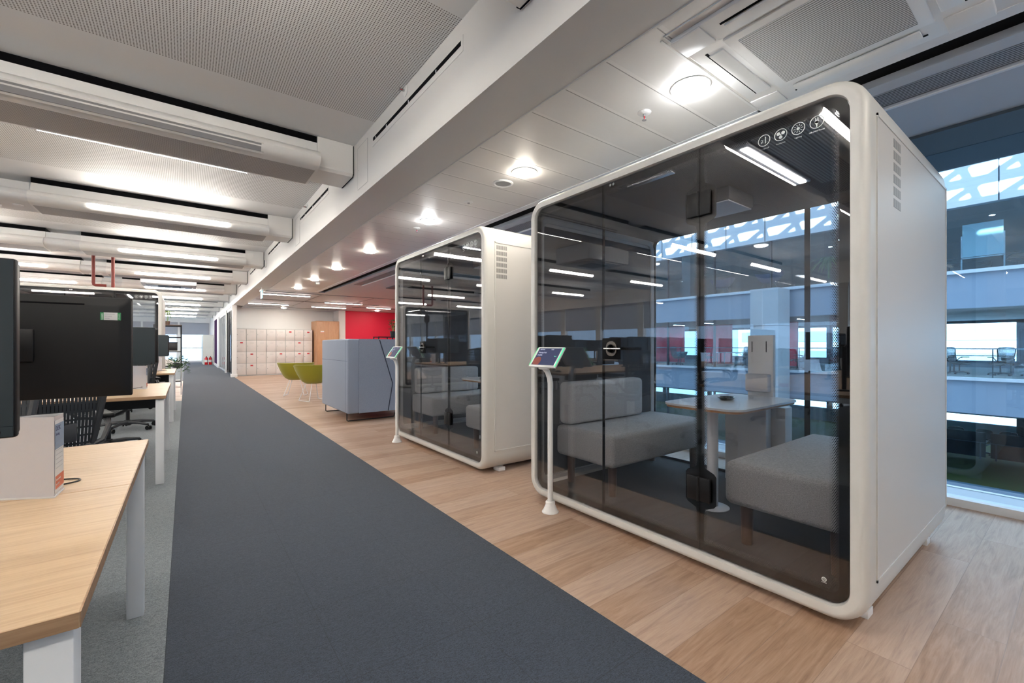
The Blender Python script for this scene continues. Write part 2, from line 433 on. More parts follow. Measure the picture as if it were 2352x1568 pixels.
sbox('ceiling_atrium_soffit', 'soffit_blue', 3.98, 4.9, YN, 10.5, ZS - .03, ZS + .4)
sbox('ceiling_lounge', 'panel_cool', 1.69, 9.6, 13.15, 19.4, ZS, ZS + .05)
sbox('ceiling_lounge_side', 'panel_cool', 3.06, 9.6, 10.5, 13.0, ZS, ZS + .05)
sbox('ceiling_lounge_return', 'panel_cool', 1.69, 3.06, 12.6, 13.0, ZS, ZS + .05)
sbox('ceiling_lounge_void', 'black_matte', 1.69, 9.6, 12.9, 13.2, ZS + .05, ZS + .2)
sbox('ceiling_upper_slab', 'white_paint', XL - .3, 5.0, YN - .2, YF + .2, ZC + .15, ZC + .5)
sbox('ceiling_upper_slab_right', 'white_paint', 5.0, 9.8, 10.5, YF + .2, ZC + .15, ZC + .5)
for i, (x0, x1, y) in enumerate(((1.75, 5.6, 15.45), (1.8, 5.3, 18.3), (5.0, 7.0, 16.6))):
    sbox('trim_%d' % (i + 1), 'black_matte', x0, x1, y, y + .05, ZS - .006, ZS)
for i, x in enumerate((3.10, 4.6)):
    sbox('trim_%d' % (i + 5), 'lock_grey', x, x + .02, 13.2, 18.6, ZS - .006, ZS)
sbox('trim_8', 'beam_paint', 1.69, 1.705, YN, 12.6, ZS - .006, ZS)
# walls
sbox('wall_near', 'white_paint', XL, 4.5, YN - .15, YN, 0, ZC + .15)
sbox('wall_locker_back', 'white_paint', 1.47, 5.2, 19.4, 19.55, 0, ZS + .05)
sbox('wall_pier_locker', 'white_paint', 5.05, 5.32, 18.6, 19.4, 0, ZS)
sbox('wall_red', 'red_paint', 5.32, 9.6, 18.6, 18.8, 0, ZS)
sbox('wall_lounge_right', 'white_paint', 9.6, 9.75, 10.3, 19.5, 0, ZS + .5)
sbox('wall_lounge_near', 'red_paint', 4.9, 9.6, 10.35, 10.5, 0, ZS + .5)
# glazed corridor wall
sbox('wall_pier', 'white_paint', XB - .02, 1.47, 18.35, 18.55, 0, ZS)
sbox('baseboard_pier', 'trim_white', XB - .06, 1.49, 18.31, 18.6, 0, .12, bev=.01)
sbox('wall_post', 'white_paint', XB - .01, 1.47, 21.4, 21.7, 0, ZS)
sbox('baseboard_post', 'trim_white', XB - .04, 1.47, 21.37, 21.73, 0, .12)
sbox('wall_post_far', 'white_paint', XB - .01, 1.47, 26.4, 27.9, 0, ZS)
sbox('baseboard_post_far', 'trim_white', XB - .04, 1.47, 26.37, 27.9, 0, .12)
sbox('wall_purple', 'purple_paint', XB + .02, 1.47, 27.9, 31.0, .0, ZS)
sbox('baseboard_purple', 'trim_white', XB - .02, 1.47, 27.9, 31.0, 0, .13)
sbox('wall_right_far', 'white_paint', XB, 1.47, 31.0, YF, 0, ZS)
sbox('wall_meeting_back', 'white_paint', 5.4, 5.5, 19.55, 28.4, 0, ZS + .3)
sbox('wall_meeting_far', 'white_paint', 1.47, 5.4, 28.3, 28.4, 0, ZS + .3)
sbox('ceiling_meeting', 'white_paint', 1.47, 5.5, 19.55, 28.4, ZS, ZS + .1)
for i, (y0, y1, nd) in enumerate(((18.55, 21.4, 3), (21.7, 26.4, 4))):
    w = bpy.data.objects.new('window_%d' % (i + 1), None); C.objects.link(w); w['kind'] = 'structure'
    MB().box(1.40, 1.41, y0, y1, .06, 2.5).build('pane', 'glass_clear', w)
    f = MB(); f.box(1.37, 1.44, y0, y1, 2.47, 2.58); f.box(1.37, 1.44, y0, y1, 0, .07)
    for k in range(nd + 1):
        y = y0 + (y1 - y0) * k / nd; f.box(1.375, 1.435, max(y0, y - .03), min(y1, y + .03), .06, 2.5)
    f.build('window_frame', 'dark_metal' if i == 0 else 'panel_cool', w)
# far end wall with windows and blinds
sbox('wall_far_top', 'white_paint', XL, XB, YF, YF + .15, 2.62, ZC + .15)
sbox('wall_far_sill', 'white_paint', XL, XB, YF, YF + .15, 0, .12)
xs = [-8.2, -6.2, -4.2, -2.2, -.35, XB]
for i in range(5):
    x0, x1 = xs[i], xs[i + 1]
    w = bpy.data.objects.new('window_%d' % (i + 3), None); C.objects.link(w); w['kind'] = 'structure'
    MB().box(x0 + .1, x1 - .1, YF + .07, YF + .08, .12, 2.62).build('pane', 'glass_window', w)
    f = MB(); f.box(x0, x0 + .12, YF, YF + .15, .12, 2.62); f.box(x1 - .12, x1, YF, YF + .15, .12, 2.62); f.box(x0, x1, YF + .05, YF + .1, .95, 1.0)
    f.build('window_frame', 'white_paint', w)
    MB().box(x0 + .05, x1 - .05, YF - .03, YF - .02, 1.86, 2.66).build('roller_blind', 'grey_blind', w)
# window wall on the left
sbox('wall_left_sill', 'white_paint', XL - .2, XL, YN, YF, 0, .35)
sbox('wall_left_top', 'white_paint', XL - .2, XL, YN, YF, 2.62, ZC + .15)
yl = [YN + 1.9 * k for k in range(23)]
for i, y in enumerate(yl[:-1]):
    y1 = min(yl[i + 1], YF)
    w = bpy.data.objects.new('window_%d' % (i + 8), None); C.objects.link(w); w['kind'] = 'structure'
    MB().box(XL - .11, XL - .10, y, y1, .35, 2.62).build('pane', 'glass_window', w)
    MB().box(XL - .18, XL, y - .11, y + .11, .35, 2.62).build('window_frame', 'felt_edge', w)
    MB().box(XL - .05, XL - .04, y + .12, y1 - .12, 1.72, 2.66).build('roller_blind', 'grey_blind', w)
# atrium glazing on the right (frameless panes, thin joints)
ys = [-6.0]
while ys[-1] < 10.4: ys.append(min(10.5, (1.49 - 1.62 * 5 + 1.62 * (len(ys))) if len(ys) > 0 else 0)) if (1.49 - 1.62 * 5 + 1.62 * len(ys)) > ys[-1] else ys.append(ys[-1] + 1.0)
for i in range(len(ys) - 1):
    w = bpy.data.objects.new('window_%d' % (i + 40), None); C.objects.link(w); w['kind'] = 'structure'
    MB().box(4.415, 4.425, ys[i] + .004, ys[i + 1] - .004, .05, ZS - .03).build('pane', 'glass_atrium', w)
    MB().box(4.41, 4.43, ys[i + 1] - .006, ys[i + 1] + .006, .05, ZS - .03).build('glazing_joint', 'trim_white', w)
sbox('trim_9', 'white_metal', 4.36, 4.48, YN, 10.5, 0, .055)
sbox('floor_atrium_ledge', 'panel_cool', 4.48, 4.95, YN, 10.5, -.12, -.005)
sbox('wall_near_slab_edge', 'facade_white', 4.95, 5.0, YN, 10.5, -1.2, 0)
sbox('wall_below_sky_block', 'facade_dark', 4.9, 5.0, YN - 8, 30, -7.7, -1.2)  # unseen dark wall, added to keep sky light off the lower level
sbox('wall_above_sun_block', 'facade_white', 4.85, 5.0, YN - 8, 30, ZC + .5, 16.2)  # unseen wall, made tall to keep sun off the lower facade

# ------------------------------------------------------------------ atrium: the facade across, its floors, the roof
XO = 21.7
YA, YB = -10.0, 30.0
def facade():
    sbox('wall_facade_upper', 'facade_white', XO, XO + .3, YA, YB, 6.0, 7.62)
    sbox('wall_facade_top', 'facade_white', XO + .08, XO + .3, YA, YB, 7.62, 12.0)
    sbox('wall_facade_band', 'facade_band', XO, XO + .4, YA, YB, 2.44, 3.72)
    sbox('trim_10', 'facade_white', XO - .12, XO + .3, YA, YB, 3.64, 3.76)
    sbox('wall_facade_band_low', 'facade_band', XO, XO + .4, YA, YB, -1.21, 0)
    sbox('trim_11', 'facade_white', XO - .12, XO + .3, YA, YB, -.07, .03)
    sbox('wall_facade_base', 'facade_band', XO, XO + .4, YA, YB, -7.4, -3.72)
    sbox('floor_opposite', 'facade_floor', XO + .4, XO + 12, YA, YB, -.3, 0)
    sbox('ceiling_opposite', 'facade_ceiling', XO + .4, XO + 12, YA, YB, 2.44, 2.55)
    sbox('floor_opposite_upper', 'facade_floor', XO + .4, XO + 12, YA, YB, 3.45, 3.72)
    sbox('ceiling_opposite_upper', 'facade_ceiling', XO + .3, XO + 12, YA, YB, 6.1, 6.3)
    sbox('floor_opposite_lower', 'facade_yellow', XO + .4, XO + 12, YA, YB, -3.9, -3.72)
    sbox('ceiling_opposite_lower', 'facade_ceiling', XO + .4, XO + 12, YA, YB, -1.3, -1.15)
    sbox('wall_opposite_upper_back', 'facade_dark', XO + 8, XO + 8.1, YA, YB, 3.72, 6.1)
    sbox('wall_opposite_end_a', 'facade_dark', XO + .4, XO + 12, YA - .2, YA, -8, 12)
    sbox('wall_atrium_end_a', 'facade_white', 5.0, XO, YA - .2, YA, -8, 12)
    sbox('wall_atrium_end_b', 'facade_white', 9.9, XO + 12, YB, YB + .2, -8, 12)
    sbox('wall_near_atrium_right', 'facade_white', 9.75, 9.9, 10.5, YB, -8, 10.4)
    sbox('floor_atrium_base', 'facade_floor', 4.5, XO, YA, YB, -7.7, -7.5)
    # vertical panel joints on the upper cladding
    for k in range(22):
        y = -9.2 + k * 1.83; b = MB(); b.box(XO - .006, XO, y, y + .035, 6.0, 7.62); b.box(XO + .07, XO + .08, y, y + .035, 7.62, 12)
        struct(b.build('trim_%d' % (20 + k), 'facade_dark'))
    n = 60
    for z0, z1 in ((3.76, 6.0), (.03, 2.44), (-3.72, -1.21)):
        for k in range(15):
            y0 = YA + k * 2.7; y1 = min(y0 + 2.7, YB)
            w = bpy.data.objects.new('window_%d' % n, None); C.objects.link(w); w['kind'] = 'structure'; n += 1
            MB().box(XO + .12, XO + .13, y0, y1, z0, z1).build('pane', 'glass_facade', w)
            MB().box(XO + .05, XO + .18, y0 - .03, y0 + .03, z0, z1).build('mullion', 'facade_dark', w)
    # rear windows of the opposite wing
    for k in range(10):
        y0 = YA + k * 4.0
        for zz in (0, -3.72):
            w = bpy.data.objects.new('window_%d' % n, None); C.objects.link(w); w['kind'] = 'structure'; n += 1
            MB().box(XO + 11.4, XO + 11.42, y0 + .15, y0 + 3.85, zz + .35, zz + 2.3).build('pane', 'glass_clear', w)
            MB().box(XO + 11.3, XO + 11.5, y0 - .15, y0 + .15, zz, zz + 2.5).build('mullion', 'facade_dark', w)
    sbox('wall_opposite_rear_sill', 'facade_band', XO + 11.3, XO + 11.5, YA, YB, -.1, .35)
    sbox('wall_opposite_rear_lower_sill', 'facade_band', XO + 11.3, XO + 11.5, YA, YB, -3.72, -2.9)
    sbox('wall_opposite_rear_head', 'facade_dark', XO + 11.3, XO + 11.5, YA, YB, 2.3, 2.5)
facade()
# triangulated roof frame: sunlight falls through its openings
def roof():
    b = MB(); z = 10.4; c = 1.35; hx = c * .866
    nx = 16; ny = 34
    for i in range(nx):
        x = 5.2 + i * hx; b.box(x - .10, x + .10, YA, YB, z, z + .25)
    for j in range(-14, ny):
        for s in (1, -1):
            y0 = YA + j * c * 1.0 + (0 if s > 0 else 8.0); x0 = 5.0; dx = 16.7; dy = s * dx * .577
            p0 = Vector((x0, y0, z + .1)); p1 = Vector((x0 + dx, y0 + dy, z + .1))
            b.rod(p0, p1, .125, seg=6)
    return struct(b.build('ceiling_atrium_lattice', 'roof_lattice'))
roof()
tag(sbox('wall_column', 'column_clad', 20.3, 21.5, 8.0, 9.15, -7.5, 3.64)); struct(MB().box(20.29, 21.51, 7.99, 9.16, 2.0, 2.02).build('trim_50', 'facade_dark'))
sbox('wall_column_upper', 'facade_dark', 21.9, 22.3, 13.0, 13.5, 3.72, 6.1)
# guard rail of the opposite floor
gr = thing('glass_balustrade', 'glass balustrade with a thin metal handrail along the facing office floor across the atrium', 'balustrade', (XO + .9, 0, 0))
MB().box(0, .015, YA, YB, .05, 1.0).build('glass_panel', 'glass_clear', gr)
MB().box(-.015, .03, YA, YB, 1.0, 1.04).build('handrail', 'steel', gr)
for k in range(20): MB().box(-.01, .025, YA + k * 2.0, YA + k * 2 + .03, 0, 1.0).build('post', 'facade_dark', gr)
# red partitions on the opposite floor
for i, (y0, y1) in enumerate(((9.6, 12.0), (13.2, 15.2), (16.4, 19.5), (20.5, 23.5), (5.0, 6.4))):
    sbox('wall_opposite_red_%d' % (i + 1), 'red_paint', 26.8, 26.95, y0, y1, 0, 2.44)
# city beyond
def tower(x, y, w, d, h, label):
    t = thing('building', label, 'building', (x, y, -20))
    MB().box(-w / 2, w / 2, -d / 2, d / 2, 0, h + 20).build('walls', 'city_pale', t)
    for k in range(5, int((h + 20) / 3.4)):
        MB().box(-w / 2 - .1, -w / 2, -d / 2 + .7, d / 2 - .7, 1.4 + k * 3.4, 3.2 + k * 3.4).build('window_band', 'city_windows', t)
tower(86, 6, 16, 16, 30, 'pale tower block far outside, seen straight through the facing office')
tower(96, 32, 20, 18, 24, 'wide pale tower block far outside, behind the red partitions across the atrium')
tower(90, -14, 16, 14, 18, 'lower pale tower block far outside at the right edge of the view')

# ------------------------------------------------------------------ ceiling beams with linear lights
def beam_section(hw_bulge=True):
    half = [(-.21, 3.06), (-.21, 2.965), (-.30, 2.945), (-.345, 2.915), (-.36, 2.88), (-.352, 2.85), (-.325, 2.825), (-.28, 2.806), (-.21, 2.795)]
    return half + [(-y, z) for y, z in reversed(half)]
def make_beam(w, lit_near=True):
    t = thing('beam_light', '', 'beam light')
    sec = beam_section()
    MB().prism(sec, 'x', -w, 0).build('housing', 'beam_housing', t)
    MB().prism([(-.21, 2.7945), (-.21, 2.793), (.21, 2.793), (.21, 2.7945)], 'x', -w + .02, -.02).build('perforated_panel', 'beam_perforated', t)
    MB().box(-w, -.0, -.19, .19, 3.06, 3.128).build('shadow_gap_fill', 'black_matte', t)  # black block in place of the shade above the housing
    for sgn in (-1, 1):
        lit = lit_near or sgn > 0
        x0, x1 = (-1.93, -.52) if lit else (-1.98, -.48)
        p = [(sgn * .352, 2.884), (sgn * .371, 2.866), (sgn * .350, 2.827), (sgn * .330, 2.826), (sgn * .335, 2.86)]
        if lit: MB().prism(p, 'x', x0, x1).build('light_strip', 'lens', t)
        else:
            q = [(sgn * .362, 2.866), (sgn * .322, 2.812), (sgn * .29, 2.815), (sgn * .335, 2.88)]
            MB().prism(q, 'x', x0, x1).build('unlit_strip', 'lens_off', t)['label'] = 'light strip switched off'
            fr = MB(); fr.prism([(sgn * .361, 2.882), (sgn * .359, 2.868), (sgn * .345, 2.868), (sgn * .347, 2.885)], 'x', x0 - .02, x1 + .02)
            fr.prism([(sgn * .312, 2.812), (sgn * .295, 2.802), (sgn * .29, 2.815), (sgn * .31, 2.825)], 'x', x0 - .02, x1 + .02)
            fr.build('strip_frame', 'beam_paint', t)
    return t
proto_lit = make_beam(2.46, True); proto_off = make_beam(2.46, False)
used = set()
def place_beam(p, x, y, lab, grp):
    if p.name not in used: used.add(p.name); o = p; o.location = (x, y, 0)
    else: o = dup(p, (x, y, 0))
    tag(o, lab, 'beam light', grp); return o
ordn = ['first', 'second', 'third', 'fourth', 'fifth', 'sixth', 'seventh', 'eighth', 'ninth', 'tenth', 'eleventh']
proto_cap = thing('beam_end_cap', '', 'end cap')
MB().prism([(-.21, 3.125), (-.21, 2.845), (-.185, 2.82), (.185, 2.82), (.21, 2.845), (.21, 3.125)], 'x', 0, .345).build('cap_box', 'beam_housing', proto_cap)
MB().prism([(-.213, 3.12), (-.213, 2.84), (-.187, 2.817), (.187, 2.817), (.213, 2.84), (.213, 3.12)], 'x', .33, .338).build('rubber_seal', 'black_matte', proto_cap)
proto_link = thing('beam_link', '', 'beam panel')
MB().prism([(y * .92, z + .006 if z < 3 else z) for y, z in beam_section()], 'x', -.428, -.002).build('link_cover', 'ceiling_white', proto_link)
lb = MB(); lb.disc((-.12, -.1, 2.80), .045, (0, 0, -1), t=.008); lb.build('detector_disc', 'white_plastic', proto_link)
lb = MB(); lb.disc((-.3, .0, 2.80), .03, (0, 0, -1), t=.02); lb.build('sprinkler_disc', 'white_plastic', proto_link)
for k in range(-2, 10):
    y = 4.61 + 3.09 * k
    rowname = ('%s beam row ahead' % ordn[k]) if k >= 0 else ('beam row %s the camera' % ('above' if k == -1 else 'behind'))
    for j in range(3):
        x = 1.0 - j * 2.89
        where = ['right-hand unit', 'middle unit', 'left-hand unit'][j]
        off = (k == 0 and j == 0)
        place_beam(proto_off if off else proto_lit, x, y, 'white rounded beam light, %s of the %s%s' % (where, rowname, ', near strip unlit' if off else ''), 'linear beam lights under the plaster ceiling')
        if j < 2:
            o = proto_link if 'lk' not in used else dup(proto_link); used.add('lk'); o.location = (x - 2.46, y, 0)
            tag(o, 'white link panel between the %s units of the %s' % (['right and middle', 'middle and left'][j], rowname), 'beam panel', 'link panels between beam lights')
    o = proto_cap if 'cap' not in used else dup(proto_cap); used.add('cap'); o.location = (1.002, y, 0)
    tag(o, 'white boxed end cap where the %s meets the bulkhead' % rowname, 'end cap', 'end caps of the beam rows')

# slots and fittings on the bulkhead face
proto_slot = thing('linear_diffuser', '', 'air diffuser')
MB().box(-.003, .0, -.80, .80, -.055, .045).build('frame', 'beam_paint', proto_slot)
MB().box(-.005, -.003, -.775, .775, -.012, .018).build('slot', 'black_matte', proto_slot)
cl = MB()
for q in (-.45, 0, .45, .7): cl.box(-.008, -.005, q - .004, q + .004, -.016, .004)
cl.build('clips', 'white_metal', proto_slot)
for k in range(-1, 10):
    o = proto_slot if 'sl' not in used else dup(proto_slot); used.add('sl'); o.location = (XB, 3.085 + 3.09 * k, 2.985)
    tag(o, 'black slot air diffuser on the bulkhead, %s' % ('above the camera' if k < 0 else 'just before the %s beam row' % ordn[k]), 'air diffuser', 'slot diffusers along the bulkhead')
def sprinkler(loc, rot, label):
    t = thing('sprinkler', label, 'sprinkler', loc, group='ceiling sprinklers'); t.rotation_euler = rot
    MB().lathe([(0, 0), (.04, 0), (.042, -.004), (.03, -.01), (0, -.012)], seg=24).build('rose', 'white_plastic', t)
    b = MB(); b.rod((0, 0, -.01), (0, 0, -.028), .009); b.rod((-.008, 0, -.028), (-.004, 0, -.048), .002, seg=6); b.rod((.008, 0, -.028), (.004, 0, -.048), .002, seg=6)
    b.rod((0, 0, -.048), (0, 0, -.05), .014); b.build('head', 'steel', t)
    MB().rod((0, 0, -.028), (0, 0, -.047), .003, seg=8).build('bulb', 'red_gloss', t)
    return t
sprinkler((2.265, 1.65, ZS), (0, 0, 0), 'white ceiling sprinkler beside the nearest downlight')
sprinkler((2.265, 4.95, ZS), (0, 0, 0), 'white ceiling sprinkler beyond the third downlight')
sprinkler((XB, 3.15, 3.09), (0, R(90), 0), 'white side sprinkler on the bulkhead above the nearest long slot')
sprinkler((XB, 6.5, 3.05), (0, R(90), 0), 'white side sprinkler on the bulkhead above the second slot')
for (y0, y1, lab) in ((4.02, 4.30, 'flush square access panel on the bulkhead just before the first end cap'), (7.0, 7.3, 'flush square access panel on the bulkhead just before the second end cap')):
    t = thing('access_panel', lab, 'access panel', (XB, (y0 + y1) / 2, 2.86), group='access panels on the bulkhead')
    h = (y1 - y0) / 2
    MB().box(-.002, 0, -h, h, -.2, .2).build('door', 'beam_paint', t)
    f = MB()
    for a in (((-h - .004, -h, -.204, .204)), ((h, h + .004, -.204, .204)), ((-h, h, -.204, -.2)), ((-h, h, .2, .204))): f.box(-.0025, 0, *a)
    f.disc((-.003, h - .03, -.02), .006, (-1, 0, 0), seg=10, t=.001)
    f.build('frame', 'felt_edge', t)
for (y, z, lab) in ((10.3, 2.84, 'small white and black sensor box on the bulkhead beside the third end cap'), (20.0, 2.84, 'tiny sensor box on the far bulkhead')):
    t = thing('wall_sensor', lab, 'sensor', (XB, y, z), group='sensors on the bulkhead')
    MB().box(-.035, 0, -.05, .05, -.075, .075, bev=.01).build('housing', 'white_plastic', t)
    MB().box(-.04, -.035, -.04, .02, -.065, .065).build('sensor_face', 'black_plastic', t)

# ------------------------------------------------------------------ lower ceiling: downlights, speaker, detector, cassette
def downlight(x, y, label, m='down_lens'):
    t = thing('downlight', label, 'downlight', (x, y, ZS), group='round downlights in the plank ceiling')
    MB().lathe([(.090, 0), (.104, 0), (.104, -.004), (.092, -.007), (.090, -.002)], seg=40).build('trim_ring', 'white_plastic', t)
    MB().lathe([(0, -.034), (.03, -.033), (.06, -.028), (.08, -.019), (.0905, -.002)], seg=40).build('lens', m, t)
for i, (y, m) in enumerate(((1.336, 'down_lens_cool'), (2.82, 'down_lens'), (4.59, 'down_lens_cool'), (6.6, 'down_lens'), (8.42, 'down_lens'), (10.15, 'down_lens'), (11.87, 'down_lens'), (-.6, 'down_lens'), (-2.4, 'down_lens'))):
    downlight(2.25, y, ('round downlight in the plank ceiling, %s from the camera along the row' % ordn[i]) if i < 7 else ('round downlight behind the camera, %s' % ('nearer one' if i == 7 else 'farther one')), m)
downlight(3.0, 18.5, 'round downlight lighting the wall above the lockers', 'down_lens')
downlight(6.3, 17.6, 'round downlight lighting the red wall', 'down_lens')
t = thing('ceiling_speaker', 'round white ceiling speaker beside the second downlight', 'speaker', (2.255, 3.13, ZS))
MB().lathe([(.068, 0), (.092, 0), (.092, -.005), (.075, -.010), (.068, -.004)], seg=40).build('ring', 'white_plastic', t)
MB().lathe([(0, -.005), (.05, -.005), (.068, -.003)], seg=40).build('speaker_mesh', 'lens_off', t)
t = thing('smoke_detector', 'small white disc detector between the second and third downlights', 'smoke detector', (2.27, 3.74, ZS), group='ceiling detectors')
MB().lathe([(0, -.012), (.02, -.012), (.035, -.008), (.045, -.003), (.045, 0)], seg=32).build('cover', 'white_plastic', t)
MB().lathe([(0, -.020), (.012, -.018), (.014, -.012)], seg=16).build('sensor_tip', 'lens_off', t)
t = thing('smoke_detector', 'small domed detector near the sixth downlight', 'smoke detector', (2.42, 10.6, ZS), group='ceiling detectors')
MB().lathe([(0, -.05), (.04, -.045), (.05, -.02), (.05, 0)], seg=24).build('cover', 'white_plastic', t)

def cassette():
    t = thing('air_conditioner', 'square white ceiling cassette air conditioner with ribbed grille above the nearest pod', 'air conditioner', (2.30, .71, ZS))
    h = .475
    b = MB(); b.box(-h, h, -h, h, -.02, 0, bev=.006); b.build('panel', 'white_plastic', t)
    q = MB(); q.box(-.31, .31, -.31, .31, -.032, -.02, bev=.004); q.build('grille_frame', 'white_plastic', t)
    MB().box(-.262, .262, -.262, .262, -.0345, -.031).build('grille', 'grille_stripes', t)
    for a in range(4):
        m = Matrix.Rotation(R(90 * a), 4, 'Z')
        f = MB(); f.box(-.255, .255, .335, .405, -.034, -.024, bev=.004, mtx=m); f.build('flap', 'white_plastic', t)
        g = MB(); g.box(-.27, .27, .405, .418, -.0215, -.0195, mtx=m); g.build('air_gap', 'black_matte', t)
        e = MB(); e.box(.33, h, .33, h, -.028, -.0195, bev=.004, mtx=m); e.build('corner_cover', 'white_plastic', t)
    tr = MB()
    tr.box(-.52, .56, .478, .482, -.006, 0); tr.box(-.52, -.516, -.7, .482, -.006, 0)
    tr.box(-.5, .56, .50, .512, -.004, 0)
    tr.build('surround_trim', 'trim_white', t)
cassette()
# emergency exit sign hung from the soffit
t = thing('exit_sign', 'thin lit exit sign hanging from the soffit at the start of the lounge', 'exit sign', (1.52, 12.4, ZS))
MB().rod((0, 0, 0), (0, 0, -.05), .008).build('stem', 'white_plastic', t)
MB().box(-.03, .03, -.17, .17, -.09, -.05, bev=.004).build('housing', 'white_plastic', t)
MB().box(-.005, .005, -.16, .16, -.27, -.09).build('sign_panel', 'sign_lens', t)
ms = MB(); ms.box(-.007, -.005, -.13, -.05, -.24, -.12); ms.box(-.007, -.005, .02, .12, -.19, -.17); ms.build('arrow_mark', 'sign_white', t)
for (x, y, l, lab) in ((2.29, 13.6, 1.19, 'linear light in the lounge ceiling nearest the bulkhead'), (2.29, 16.9, 1.19, 'linear light in the lounge ceiling in front of the lockers'),
                       (4.3, 15.2, 1.2, 'linear light in the lounge ceiling, middle of the three on the right'), (4.3, 17.1, 1.2, 'linear light in the lounge ceiling in front of the wooden cupboard'),
                       (5.9, 16.3, .9, 'linear light in the lounge ceiling in front of the red wall'), (7.6, 14.0, 1.2, 'linear light in the lounge ceiling beyond the second pod')):
    t = thing('linear_light', lab, 'ceiling light', (x, y, ZS), group='linear lights in the lounge ceiling')
    MB().box(-l / 2 - .02, l / 2 + .02, -.05, .05, -.03, 0).build('housing', 'white_metal', t)
    MB().box(-l / 2, l / 2, -.035, .035, -.036, -.03).build('diffuser', 'lens_cool', t)
# hanging air conditioners in the open office
def hung_ac(x, y, label):
    t = thing('ceiling_air_conditioner', label, 'air conditioner', (x, y, 0), group='hung air conditioning boxes')
    MB().box(-.6, .6, -.45, .45, 2.80, 3.12, bev=.01).build('casing', 'panel_cool', t)
    MB().box(-.5, .5, -.38, .38, 2.78, 2.80, bev=.006).build('outlet_panel', 'lens_off', t)
    MB().box(-.25, .25, -.2, .2, 2.775, 2.78).build('grille', 'black_plastic', t)
hung_ac(-2.5, 6.15, 'grey hung air conditioning box between the first and second beam rows over the desks')
hung_ac(-.35, 15.42, 'pale hung air conditioning box between the fourth and fifth beam rows')
# red sprinkler riser
t = thing('sprinkler_pipe', 'red sprinkler pipe loop dropping from the ceiling to the pod behind the desks', 'pipe', (-1.25, 11.15, 0))
MB().tube([(-.12, 0, 3.13), (-.12, 0, 2.5), (-.12, 0, 2.31), (-.115, 0, 2.28), (-.09, 0, 2.265), (.0, 0, 2.265), (.06, 0, 2.265)], .026).build('drop_pipe', 'red_pipe', t)
MB().tube([(.15, 0, 3.13), (.15, 0, 2.24)], .026).build('feed_pipe', 'red_pipe', t)
MB().rod((.15, 0, 2.98), (.15, 0, 3.04), .036).build('coupling', 'red_pipe', t)

# ------------------------------------------------------------------ glass meeting pods
PD, PL, PB, PT = 1.52, 2.04, .03, 2.21
GZ0, GZ1, GY0, GY1 = .093, 2.148, .062, 1.978
def icons(par, x):
    # printed pictograms on the fixed pane, left to right as seen from outside: door, fan, lamp, plug
    def ring(b, cy, cz, r, w=.0028, n=32):
        pts = [[(x - d, cy + rr * math.cos(2 * PI * k / n), cz + rr * math.sin(2 * PI * k / n)) for k in range(n)] for d, rr in ((0, r), (.001, r), (.001, r - w), (0, r - w))]
        b.loops(pts)
    caps = ['Soundproof', 'Ventilation', 'Lighting', '100-240V Power']
    cy0 = .379
    for i in range(4):
        cy = cy0 - i * .0685; cz = 2.068; b = MB(); ring(b, cy, cz, .026)
        def blob(dy, dz, r, sy=1): b.rod((x, cy - dy, cz + dz), (x - .001, cy - dy, cz + dz), r, seg=14)
        def bar(dy0, dz0, dy1, dz1, w=.002): 
            p, q = Vector((x - .0005, cy - dy0, cz + dz0)), Vector((x - .0005, cy - dy1, cz + dz1)); b.rod(p, q, w / 2 * 1.3, seg=6)
        if i == 0: bar(.006, -.014, .006, .014, .003); bar(-.012, .006, -.004, .0); bar(-.004, .0, -.012, -.006); bar(-.012, -.010, -.004, -.006); bar(-.012, -.010, -.012, -.003)
        elif i == 1: blob(0, 0, .003); blob(-.009, .006, .0075); blob(.010, .006, .0075); blob(0, -.011, .0072)
        elif i == 2:
            blob(0, 0, .0065)
            for k in range(10): a = 2 * PI * k / 10; bar(.0105 * math.cos(a), .0105 * math.sin(a), .018 * math.cos(a), .018 * math.sin(a), .002)
        else: blob(0, .002, .008); blob(0, -.003, .007); bar(-.004, .008, -.004, .018, .003); bar(.004, .008, .004, .018, .003); bar(0, -.008, 0, -.02, .003)
        b.build('pictogram', 'icon_white', par)
        text('caption', caps[i], .0085, 'icon_white', par, basis((0, -1, 0), (0, 0, 1), (x - .0005, cy, cz - .040)), align='CENTER', ext=.0003)
